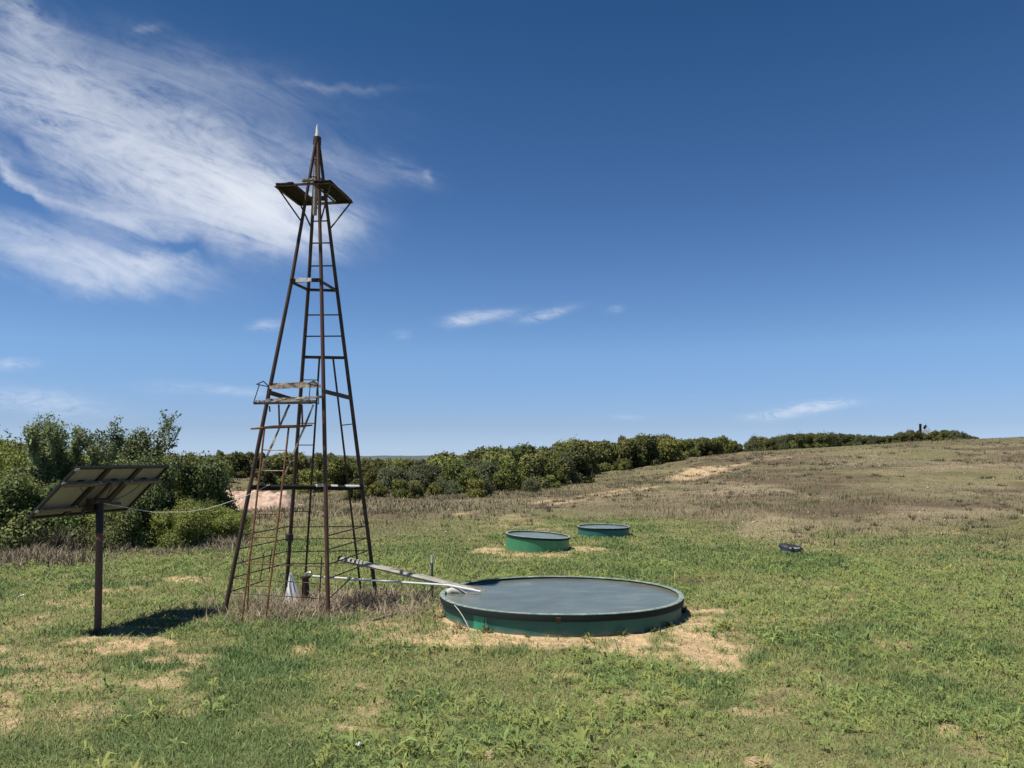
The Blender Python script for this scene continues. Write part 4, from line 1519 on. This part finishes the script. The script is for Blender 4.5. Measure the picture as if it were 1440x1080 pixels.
# ------------------------------------------------------------------ tanks
def make_tank(base, rad, ht, label, wall, rimm, water, tilt, wl, wlabel, lip=.05, n=128, band=.075):
    root = empty('stock_tank', base, label, 'water tank')
    root.rotation_euler = tilt
    wob = lambda a: (.006 * math.sin(2 * a + 1) * rad + .003 * math.sin(5 * a) * rad, .004 * math.sin(3 * a))
    o = clean(MB().lathe([(rad - .012, -.12), (rad, -.12), (rad, ht - .035), (rad - .012, ht - .035), (rad - .012, -.12)], n, wob=wob).build('wall', wall, root))
    o = clean(MB().lathe([(rad - .014, .0), (rad - .035, .0), (rad - .035, ht - .034), (rad - .014, ht - .034), (rad - .014, .0)], n, wob=wob).build('inner_wall', M['liner'], root))
    o = clean(MB().lathe([(rad + .004, ht - .036 - band), (rad + lip - .008, ht - .030 - band), (rad + lip, ht - .02 - band * .5), (rad + lip - .004, ht - .012), (rad + .004, ht - .012), (rad + .004, ht - .036 - band)], n, wob=wob).build('rim_shade_band', M['band'], root))
    o = clean(MB().lathe([(rad - .034, ht - .011), (rad + lip - .004, ht - .011), (rad + lip, ht + .000), (rad + lip * .5, ht + .008), (rad - .018, ht + .007), (rad - .034, ht + .0), (rad - .034, ht - .011)], n, wob=wob).build('rim', rimm, root))
    # water, a thin disc
    mw = MB()
    mw.lathe([(0, wl - .05), (rad - .037, wl - .05), (rad - .037, wl), (rad * .5, wl), (0, wl)], n, wob=lambda a: (wob(a)[0], 0), smooth=False)
    w = clean(mw.build('water', water, None))
    w.location = base
    w.rotation_euler = tilt
    tag(w, wlabel, 'water', kind='structure')
    return root


def tilt_for(a):
    return (R(a[0]), R(a[1]), 0)


TANKH = .305
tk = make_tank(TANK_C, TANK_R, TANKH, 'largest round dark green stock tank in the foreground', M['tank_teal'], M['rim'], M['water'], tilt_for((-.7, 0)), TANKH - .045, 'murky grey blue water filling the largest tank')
# painted patch, streak, small bracket, all on the wall's curve
def wall_patch(name, px, w, z0, z1, mat, root, C, Rd, off=.004):
    q = at(px, 880, C.y - Rd)
    ca = math.asin(max(-1, min(1, (q.x - C.x) / Rd)))
    mb = MB()
    n = 12
    vs, fs = [], []
    for i in range(n + 1):
        a = ca + (i / n - .5) * w / Rd
        rr = Rd * (1 + .006 * math.sin(2 * (a - math.pi / 2) + 1) + .003 * math.sin(5 * (a - math.pi / 2))) + off
        for z in (z0 + random.uniform(0, .015), z1 - random.uniform(0, .02)):
            vs.append((rr * math.sin(a), -rr * math.cos(a), z))
            vs.append(((rr - .003) * math.sin(a), -(rr - .003) * math.cos(a), z))
    for i in range(n):
        k = i * 4
        fs += [(k, k + 4, k + 6, k + 2), (k + 2, k + 6, k + 7, k + 3), (k, k + 1, k + 5, k + 4)]
    fs += [(0, 2, 3, 1), (n * 4, n * 4 + 1, n * 4 + 3, n * 4 + 2)]
    mb.add(vs, fs, True)
    return clean(mb.build(name, mat, root))


wall_patch('paint_patch', 672, .22, -.02, TANKH - .055, M['tank_patch'], tk, TANK_C, TANK_R)
wall_patch('drip_streak', 683, .035, .0, TANKH - .055, M['tank_drip'], tk, TANK_C, TANK_R, .007)
mb = MB().beam((-.17, -TANK_R - .065, TANKH - .11), (-.17, -TANK_R - .075, TANKH - .03), .07, .03, up=(0, 1, 0))
mb.build('bracket', M['rust_dark'], tk)
# pale bulge of a pipe elbow inside the rim, left
q = at(629, 829, 13.75)
mb = MB().tube([(q.x, q.y, .10), (q.x, q.y, .20), (q.x + .02, q.y, .26), (q.x + .09, q.y - .01, .30), (q.x + .2, q.y - .02, .29), (q.x + .36, q.y - .04, .21)], [.075, .075, .075, .07, .055, .04], 12)
o = clean(mb.build('inlet_elbow', M['liner_pale'], None))
tag(o, 'pale rounded pipe elbow inside the left rim of the largest tank', 'pipe elbow')

h2 = at(757, 757.5, T2.y).z - T2.z
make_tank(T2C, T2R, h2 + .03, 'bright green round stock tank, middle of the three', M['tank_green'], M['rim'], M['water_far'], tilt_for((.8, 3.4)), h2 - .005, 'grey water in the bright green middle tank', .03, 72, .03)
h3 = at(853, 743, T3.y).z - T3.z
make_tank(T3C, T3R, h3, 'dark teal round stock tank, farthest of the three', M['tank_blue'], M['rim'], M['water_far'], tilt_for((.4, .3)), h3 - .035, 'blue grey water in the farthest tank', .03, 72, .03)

# floating specks in the water of the big tank
def weed_plant(base, size, label, dry=False, seed=0):
    rng = np.random.default_rng(seed)
    N = 34
    az = rng.uniform(0, 6.283, N)
    el = rng.uniform(.1, 1.3, N)
    L = rng.uniform(.5, 1.0, N) * size
    W = L * rng.uniform(.10, .17, N)
    d = np.stack([np.cos(az) * np.cos(el), np.sin(az) * np.cos(el), np.sin(el)], 1)
    s = np.stack([-np.sin(az), np.cos(az), rng.uniform(-.3, .3, N)], 1)
    c = np.zeros((N, 3))
    mid = c + d * (L * .5)[:, None]
    tip = c + d * L[:, None]
    tip[:, 2] -= L * rng.uniform(.1, .5, N)
    V = np.stack([c, mid + s * (W / 2)[:, None], mid - s * (W / 2)[:, None], tip], 1).reshape(-1, 3)
    k = np.arange(N)[:, None] * 4
    col = np.tile(np.array([.12, .155, .06] if not dry else [.25, .19, .13]), (N, 1)) * rng.uniform(.7, 1.3, N)[:, None]
    o = link('weed_plant', np_mesh('weed_plant', V, [k + np.array([[0, 2, 3, 1]])], np.repeat(col, 4, 0), M['grass']), None, base)
    tag(o, label, 'weed', 'weeds against the largest tank')


for k, (px, py, s, lb, dry) in enumerate([(683, 889, .16, 'leafy weed at the foot of the tank wall below the bright green patch', False),
                                          (875, 894, .17, 'leafy green weed against the front right of the largest tank', False),
                                          (906, 886, .13, 'small green weed right of the leafy one, against the tank front', False),
                                          (931, 880, .14, 'grey green weed near the right end of the tank wall', False),
                                          (818, 892, .10, 'thin weed against the middle of the tank front', False),
                                          (745, 893, .09, 'tiny weed left of the middle of the tank front', False),
                                          (620, 868, .20, 'dark dry weed at the left end of the largest tank', True),
                                          (645, 884, .16, 'reddish dry weed at the left front of the largest tank', True),
                                          (958, 862, .18, 'green weed at the far right end of the largest tank', False)]):
    g = gnd(px, py)
    v = Vector((g.x - TANK_C.x, g.y - TANK_C.y))
    if v.length < TANK_R + .06:
        v = v.normalized() * (TANK_R + .07)
        g = Vector((TANK_C.x + v.x, TANK_C.y + v.y, 0))
        g.z = tz(g.x, g.y)
    weed_plant(g, s * 1.1, lb, dry, k)
# loose pale wire leaning on the front of the tank
w0 = at(642, 850, TANK_C.y - TANK_R * .62)
def on_wall(px, py, off=.07):
    # ray against the tank cylinder
    a, b = (px - 720) / F, (540 - py) / F
    dd = Vector((a, CP - b * SP, SP + b * CP))
    ox, oy = EYE.x - TANK_C.x, EYE.y - TANK_C.y
    A = dd.x ** 2 + dd.y ** 2
    B = 2 * (ox * dd.x + oy * dd.y)
    C_ = ox * ox + oy * oy - (TANK_R + off) ** 2
    t = (-B - math.sqrt(max(B * B - 4 * A * C_, 0))) / (2 * A)
    return EYE + dd * t
o = clean(MB().tube([on_wall(x, y, of) for x, y, of in ((639, 851, .06), (645, 858, .08), (651, 867, .08), (656, 876, .09), (659, 884, .10))], .006, 6).build('loose_wire', M['cable'], None))
tag(o, 'pale loose wire hanging down the left front of the largest tank', 'wire')

# single stones lying in the near turf
def stone(px, py, size, mat, label, seed):
    rng = np.random.default_rng(seed)
    bm = bmesh.new()
    bmesh.ops.create_icosphere(bm, subdivisions=3, radius=1)
    k = rng.uniform(.7, 1.3, 3)
    for v in bm.verts:
        p = np.array(v.co[:])
        f = 1 + .22 * math.sin(p[0] * 3 + seed) * math.sin(p[1] * 4 + 1) + .10 * math.sin(p[2] * 9 + p[0] * 7 + seed)
        v.co = Vector(p * f * size * k * np.array([1.2, .9, .55]))
    me = bpy.data.meshes.new('stone')
    bm.to_mesh(me)
    bm.free()
    me.materials.append(mat)
    g = gnd(px, py)
    o = link('stone', me, None, g + Vector((0, 0, size * .15)))
    o.rotation_euler = (0, 0, rng.uniform(0, 6))
    tag(o, label, 'stone')


M['stone_tan'] = mottled('tan sandstone', [(0, (.22, .15, .10)), (.5, (.42, .30, .21)), (1, (.56, .44, .33))], 18, .9, bumps=.5)
stone(1063, 1073, .055, M['stone_tan'], 'reddish tan stone at the bottom edge of the picture, right of centre', 2)
stone(690, 1064, .05, M['stone_tan'], 'tan stone on a bare patch at the bottom edge, below the largest tank', 5)
stone(505, 1048, .028, M['white_paint'], 'small white stone in the foreground turf below the tower', 7)
stone(31, 839, .05, M['white_paint'], 'small white stone in the grass left of the solar panel post', 9)

# ------------------------------------------------------------------ solar panel on its post
pA, pB, pD = at(107, 657, 11.15), at(239, 655, 13.15), at(38, 730, 11.10)
for k in range(80):
    pD = at(38, 730, 10.9 + .01 * k)
    if (pD - pA).dot(pB - pA) > 0: break
e1 = (pB - pA)
e2 = (pD - pA)
e2 = e2 - e1.normalized() * e2.dot(e1.normalized())
nrm = e2.cross(e1).normalized()
if nrm.z < 0: nrm = -nrm
base = gnd(138, 890)
pcn = pA + e1 * .5 + e2 * .5
base = Vector((base.x, base.y, tz(base.x, base.y)))
sol = empty('solar_panel', base, 'tilted solar panel array of three modules on a rusty post, seen from behind', 'solar panel')
top = pA + e1 * .47 + e2 * .60 - nrm * .10
part(MB().tube([base - Vector((0, 0, .2)), base.lerp(top, .42), top + Vector((0, 0, -.02))], [.052, .052, .05], 14), 'post', M['rust_post'], sol)
part(MB().tube([base.lerp(top, .74), base.lerp(top, .985)], [.057, .057], 14), 'post_sleeve', M['panel_frame'], sol)
part(MB().tube([base + Vector((0, 0, -.1)), base + Vector((0, 0, .05))], [.075, .07], 12), 'post_collar', M['rust_dark'], sol)
for k in range(3):
    s0, s1 = k / 3 + .006, (k + 1) / 3 - .006
    c = pA + e1 * ((s0 + s1) / 2) + e2 * .5
    mod = empty('module', c - base)
    mod.parent = sol
    q = [pA + e1 * s0, pA + e1 * s1, pA + e1 * s1 + e2, pA + e1 * s0 + e2]
    # back sheet and glass
    for nm, mt, o0, o1 in (('back_sheet', 'panel_back', .012, .016), ('glass', 'panel_glass', .0165, .022)):
        mb = MB()
        vs = [p_ + nrm * o0 for p_ in q] + [p_ + nrm * o1 for p_ in q]
        mb.add(vs, [(0, 1, 2, 3), (7, 6, 5, 4), (0, 4, 5, 1), (1, 5, 6, 2), (2, 6, 7, 3), (3, 7, 4, 0)], False)
        part(mb, nm, M[mt], mod)
    mb = MB()
    for a, b_ in ((0, 1), (1, 2), (2, 3), (3, 0)):
        dd = (q[b_] - q[a]).normalized()
        inn = nrm.cross(dd)
        cc = (q[0] + q[2]) / 2
        mid = (q[a] + q[b_]) / 2
        if inn.dot(cc - mid) < 0: inn = -inn
        trim = .035 if (a % 2) else 0.0
        mb.beam(q[a] + inn * .0175 + dd * trim + nrm * .004, q[b_] + inn * .0175 - dd * trim + nrm * .004, .035, .045, up=nrm)
    part(mb, 'frame', M['panel_frame'], mod)
    jb = pA + e1 * ((s0 + s1) / 2) + e2 * .30
    part(MB().beam(jb - e1.normalized() * .05 - nrm * .005, jb + e1.normalized() * .05 - nrm * .005, .08, .03, up=nrm), 'junction_box', M['panel_frame'], mod)
for f, s0, s1 in ((.30, .02, .99), (.80, .02, .80)):
    a, b_ = pA + e1 * s0 + e2 * f - nrm * .045, pA + e1 * s1 + e2 * f - nrm * .045
    part(MB().beam(a, b_, .07, .045, up=nrm), 'rail', M['panel_rail'], sol)
for s in (.42, .56):
    a, b_ = pA + e1 * s + e2 * .26 - nrm * .09, pA + e1 * s + e2 * .86 - nrm * .09
    part(MB().beam(a, b_, .045, .04, up=nrm), 'mount_arm', M['rust_dark'], sol)
part(MB().tube([top - e1.normalized() * .16 - nrm * .02, top + e1.normalized() * .16 - nrm * .02], .045, 10), 'pivot', M['rust_dark'], sol)
part(MB().beam(top + Vector((-.09, -.07, -.16)), top + Vector((-.09, -.07, .02)), .12, .09, up=(0, 1, 0)), 'control_box', M['panel_frame'], sol)
for s0, s1, sag in ((.17, .46, .10), (.50, .52, .03), (.83, .52, .08)):
    a, b_ = pA + e1 * s0 + e2 * .33 - nrm * .03, pA + e1 * s1 + e2 * .62 - nrm * .10
    pts = [a.lerp(b_, k / 8) - Vector((0, 0, sag * math.sin(math.pi * k / 8))) for k in range(9)]
    part(MB().tube(pts, .006, 5), 'wire', M['black_rubber'], sol)
for s, f in ((.0, .02), (.0, .28), (.0, .82)):
    a = pA + e1 * s + e2 * f
    part(MB().beam(a - nrm * .03 - e1.normalized() * .015, a - nrm * .03 + e1.normalized() * .05, .045, .012, up=nrm), 'clip', M['galv'], sol)

# cable from the panel to the tower log
a = top + Vector((.05, 0, -.05))
b_ = p0.lerp(p1, .17) + Vector((0, -.06, .05))
key = [(a, 0), (at(216, 720.5, 12.35), 0), (at(262, 720, 12.7), 0), (at(290, 715.5, 12.9), 0), (at(310, 710, 13.0), 0), (at(347, 697, 13.2), 0), (b_, 0)]
o = clean(MB().tube([k[0] for k in key], .0065, 6).build('cable', M['cable'], None))
tag(o, 'pale sagging cable strung from the solar panel to the tower', 'cable')

# ------------------------------------------------------------------ grey tub with a black lid on the slope
g = gnd(1116, 778)
Yt = g.y
sc = Yt / F
tub = empty('feed_tub', g + Vector((0, .22, 0)), 'low grey tub under a sagging black rubber lid, right of the farthest tank', 'feed tub', rz=R(-6))
W2 = 16.5 * sc
mb = MB()
mb.lathe([(0, -.03), (W2 * .80, -.03), (W2 * .86, .02), (W2 * .82, .09), (W2 * .9, .13), (W2 * .84, .16), (W2 * .84, .12), (0, .10)], 40)
o = clean(mb.build('tub', M['tub_grey'], tub))
n, mrow = 40, 7
vs, fs = [], []
for r in range(mrow):
    rr = W2 * 1.02 * r / (mrow - 1)
    for k in range(n):
        a = 2 * math.pi * k / n
        x_, y_ = rr * math.cos(a), rr * math.sin(a) * .92
        z_ = .235 - .055 * (r / (mrow - 1)) ** 2 - .045 * x_ / W2 - .05 * math.exp(-(x_ / (W2 * .3)) ** 2) * (1 if y_ < 0 else .4)
        if r == mrow - 1: z_ -= .06 + .015 * math.sin(3 * a)
        vs.append((x_, y_, z_))
for r in range(mrow):
    for k in range(n):
        x_, y_, z_ = vs[r * n + k]
        vs.append((x_ * .985, y_ * .985, z_ - .02))
off = mrow * n
for r in range(mrow - 1):
    for k in range(n):
        k2 = (k + 1) % n
        fs.append((r * n + k, r * n + k2, (r + 1) * n + k2, (r + 1) * n + k))
        fs.append((off + r * n + k, off + (r + 1) * n + k, off + (r + 1) * n + k2, off + r * n + k2))
for k in range(n):
    k2 = (k + 1) % n
    fs.append(((mrow - 1) * n + k, (mrow - 1) * n + k2, off + (mrow - 1) * n + k2, off + (mrow - 1) * n + k))
mb = MB()
mb.add(vs, fs, True)
o = clean(mb.build('lid', M['black_rubber'], tub))
mb = MB().beam((-.02, -W2 * .93, .06), (-.02, -W2 * .93, .16), .06, .03, up=(0, 1, 0))
mb.build('latch', M['black_rubber'], tub)
mb = MB()
prof = [(0, -.02), (W2 * .55, -.02), (W2 * .62, .08), (W2 * .56, .15), (W2 * .40, .19), (0, .20)]
mb.lathe(prof, 36)
mb.v = [(x * 1.35 + W2 * .12, y * .7 + W2 * .42, z) for x, y, z in mb.v]
clean(mb.build('hood', M['tub_grey'], tub))

# ------------------------------------------------------------------ distant stand on the ridge
Yh = 118.0
gx = at(1298, 615, Yh)
gz = tz(gx.x, Yh)
ridge = empty('hilltop_stand', (gx.x, Yh, gz), 'dark upright panel and pale frame rising over the ridge bushes at right', 'stand')


def hp(px, py): return at(px, py, Yh)


part(MB().beam(hp(1294.2, 608), hp(1294.2, 596), .30, .2, up=(0, 1, 0)), 'panel', M['panel_frame'], ridge)
part(MB().beam(hp(1301, 611) + Vector((0, .2, 0)), hp(1301, 604.5) + Vector((0, .2, 0)), 1.1, .8, up=(0, 1, 0)), 'cabin', M['white_paint'], ridge)
for px in (1295, 1307):
    q = hp(px, 612) + Vector((0, .2, 0))
    part(MB().tube([Vector((q.x, q.y, tz(q.x, q.y) - .2)), q], .07, 6), 'leg', M['galv'], ridge)
part(MB().tube([hp(1302.5, 604), hp(1302.5, 595.5)], .045, 6), 'mast', M['galv'], ridge)
part(MB().beam(hp(1299, 603), hp(1302.5, 598.2), .35, .06, up=(0, 1, 0)), 'vane', M['panel_frame'], ridge)
for (a0, a1), (b0, b1) in (((1298, 598), (1303, 604)), ((1303, 599), (1309, 606)), ((1296, 605), (1308, 604.5))):
    part(MB().tube([hp(a0, a1), hp(b0, b1)], .035, 5), 'strut', M['galv'], ridge)

# ------------------------------------------------------------------ sky, clouds, sun
SUN_TO = Vector((-.80, -.32, 2.0)).normalized()
SUN_EL = math.asin(SUN_TO.z)
sd = bpy.data.lights.new('sun', 'SUN')
sd.energy = 4.6
sd.angle = R(.53)
sd.color = (1, .93, .80)
so = bpy.data.objects.new('sun', sd)
COL.objects.link(so)
so.rotation_euler = (-SUN_TO).to_track_quat('-Z', 'Y').to_euler()

w = bpy.data.worlds.new('World')
scn.world = w
w.use_nodes = True
nt = NT(w.node_tree)
bg = w.node_tree.nodes['Background']
sky = nt.node('ShaderNodeTexSky', sky_type='NISHITA')
sky.sun_disc = False
sky.sun_elevation = SUN_EL
sky.sun_rotation = math.atan2(SUN_TO.x, SUN_TO.y)
sky.altitude = 900
sky.air_density = 1.0
sky.dust_density = .1
sky.ozone_density = 3.0
tc = nt.node('ShaderNodeTexCoord')
sep = nt.node('ShaderNodeSeparateXYZ')
nt.put(sep.inputs[0], tc.outputs['Generated'])
X, Y, Z = (E(nt, sep.outputs[i]) for i in range(3))
Yc = nt.math('MAXIMUM', Y, .05)
U, V = X / Yc, Z / Yc


def uv(px, py):
    a, b = (px - 720) / F, (540 - py) / F
    k = 1 / (CP - b * SP)
    return a * k, (SP + b * CP) * k


# a cirrus layer: coordinates turned along the streaks, wound up by slow noise
comb = nt.node('ShaderNodeCombineXYZ')
nt.put(comb.inputs[0], U); nt.put(comb.inputs[1], V)
UV = comb.outputs[0]
warp1 = nt.noise(UV, 4.5, 5, .6)
warp2 = nt.noise(nt.map(UV, (1, 1, 1), (3.1, 7.7, 0)), 4.5, 5, .6)
Uw = U + (warp1 - .5) * .16
Vw = V + (warp2 - .5) * .11


def blob(px, py, rx, ry, ang, amt):
    cu, cv = uv(px, py)
    ca, sa = math.cos(R(ang)), math.sin(R(ang))
    du, dv = Uw - cu, Vw - cv
    s = (du * ca - dv * sa) * (F / rx)
    t = (du * sa + dv * ca) * (F / ry)
    d2 = s * s + t * t
    return nt.math('EXPONENT', d2 * -1.0) * amt


# px, py, half length, half width, clockwise tilt in the picture, amount
BL = [(10, 90, 150, 80, 40, .22), (90, 150, 140, 75, 32, .27), (190, 190, 130, 60, 28, .34), (290, 245, 120, 56, 22, .66), (350, 280, 95, 46, 16, .95), (395, 308, 65, 36, 14, .75), (70, 345, 120, 34, 12, .30), (160, 372, 100, 30, 6, .36), (130, 395, 60, 14, 4, .2),
      (180, 300, 110, 18, 12, .36), (215, 362, 50, 12, 4, .42), (20, 240, 80, 9, 26, .42), (490, 225, 60, 24, 20, .07), (565, 232, 40, 14, 30, .09), (594, 238, 12, 7, 40, .26), (470, 118, 70, 6, 4, .07), (200, 44, 20, 8, -20, .08),
      (30, 20, 45, 26, 50, .2), (60, 275, 90, 16, 18, -.16), (30, 205, 50, 10, 28, -.12), (260, 345, 60, 10, 8, -.1), (300, 110, 160, 40, 14, .09), (400, 195, 80, 26, 10, .10)]
field = None
for bl_ in BL:
    q = blob(*bl_)
    field = q if field is None else field + q
rotv = nt.map(UV, (1, 1, 1), (0, 0, 0), (0, 0, R(24)))
str1 = nt.noise(nt.map(rotv, (2.4, 13, 1)), 1.7, 10, .66, 1.1)
str2 = nt.noise(nt.map(rotv, (7, 13, 1), (4, 2, 0)), 2.2, 10, .66, 1.6)
tex = str1 * .68 + str2 * .32
dens = field * nt.math('MULTIPLY_ADD', tex - .44, 5.4, .52, clamp=False)
dens = nt.math('MAXIMUM', dens, 0.0)
dens = dens / (dens + .50)
# small low streaks, not wound up so much
Uw, Vw = U + (warp1 - .5) * .05, V + (warp2 - .5) * .022
BL2 = [(650, 450, 23.400000000000002, 7.6499999999999995, -8, 0.465), (690, 445, 34.2, 5.95, -6, 0.384), (770, 443, 30.6, 5.95, -14, 0.341), (862, 437, 11.700000000000001, 4.25, 0, 0.174), (567, 472, 9.0, 7.6499999999999995, 0, 0.099), (1125, 577, 49.5, 6.8, -10, 0.341), (1165, 572, 40.5, 4.25, -8, 0.248), (1080, 585, 31.5, 4.25, 0, 0.186), (60, 566, 76.5, 15.299999999999999, 8, 0.26), (12, 512, 27.0, 6.8, 0, 0.31), (340, 548, 40.5, 5.95, 5, 0.186), (378, 456, 19.8, 6.8, 0, 0.236), (880, 588, 21.6, 3.4, 0, 0.093), (255, 545, 54.0, 8.5, 0, 0.074)]
f2 = None
for bl_ in BL2:
    q = blob(*bl_)
    f2 = q if f2 is None else f2 + q
str3 = nt.noise(nt.map(UV, (14, 46, 1), (2, 5, 0), (0, 0, R(-8))), 1.8, 9, .68, 1.4)
d2 = nt.math('MAXIMUM', f2 * nt.math('MULTIPLY_ADD', str3 - .40, 5.0, .45), 0.0)
d2 = d2 / (d2 + .85)
front = nt.math('GREATER_THAN', Y, .06)
dn = nt.math('MULTIPLY', nt.math('MAXIMUM', dens, d2), front)
dn = nt.math('MINIMUM', dn, .93)
hs = nt.node('ShaderNodeHueSaturation')
hs.inputs['Saturation'].default_value = 1.0
hs.inputs['Value'].default_value = 1.0
nt.put(hs.inputs['Color'], sky.outputs[0])
# deep, polarised blue overhead and a clean pale blue low down
XP = 1.275
tint = nt.ramp(Z, [(0.0, (.64 / 2, .84 / 2, 1.41 / 2)), (.041, (.63 / 2, .73 / 2, 1.06 / 2)), (.1335, (.75 / 2, .92 / 2, 1.14 / 2)), (.31, (.49 / 2, .71 / 2, .95 / 2)), (.518, (.27 / 2, .54 / 2, .75 / 2)), (1.0, (.22 / 2, .48 / 2, .72 / 2))])
skyc = nt.mix(1.0, hs.outputs[0], tint, 'MULTIPLY')
sc2 = nt.node('ShaderNodeVectorMath', operation='SCALE')
nt.put(sc2.inputs[0], skyc)
sc2.inputs[3].default_value = 2.0 / XP
cl = nt.mix(dn, sc2.outputs[0], (7.0, 7.3, 7.8))
nt.put(bg.inputs['Color'], cl)
bg.inputs['Strength'].default_value = .10

# ------------------------------------------------------------------ render look
scn.render.engine = 'CYCLES'
scn.view_settings.view_transform = 'Standard'
scn.view_settings.look = 'None'
scn.view_settings.exposure = 0.35
scn.view_settings.gamma = 1.0
scn.view_settings.use_curve_mapping = False
scn.cycles.max_bounces = 6
scn.cycles.diffuse_bounces = 3
scn.cycles.transparent_max_bounces = 8
scn.cycles.use_denoising = True
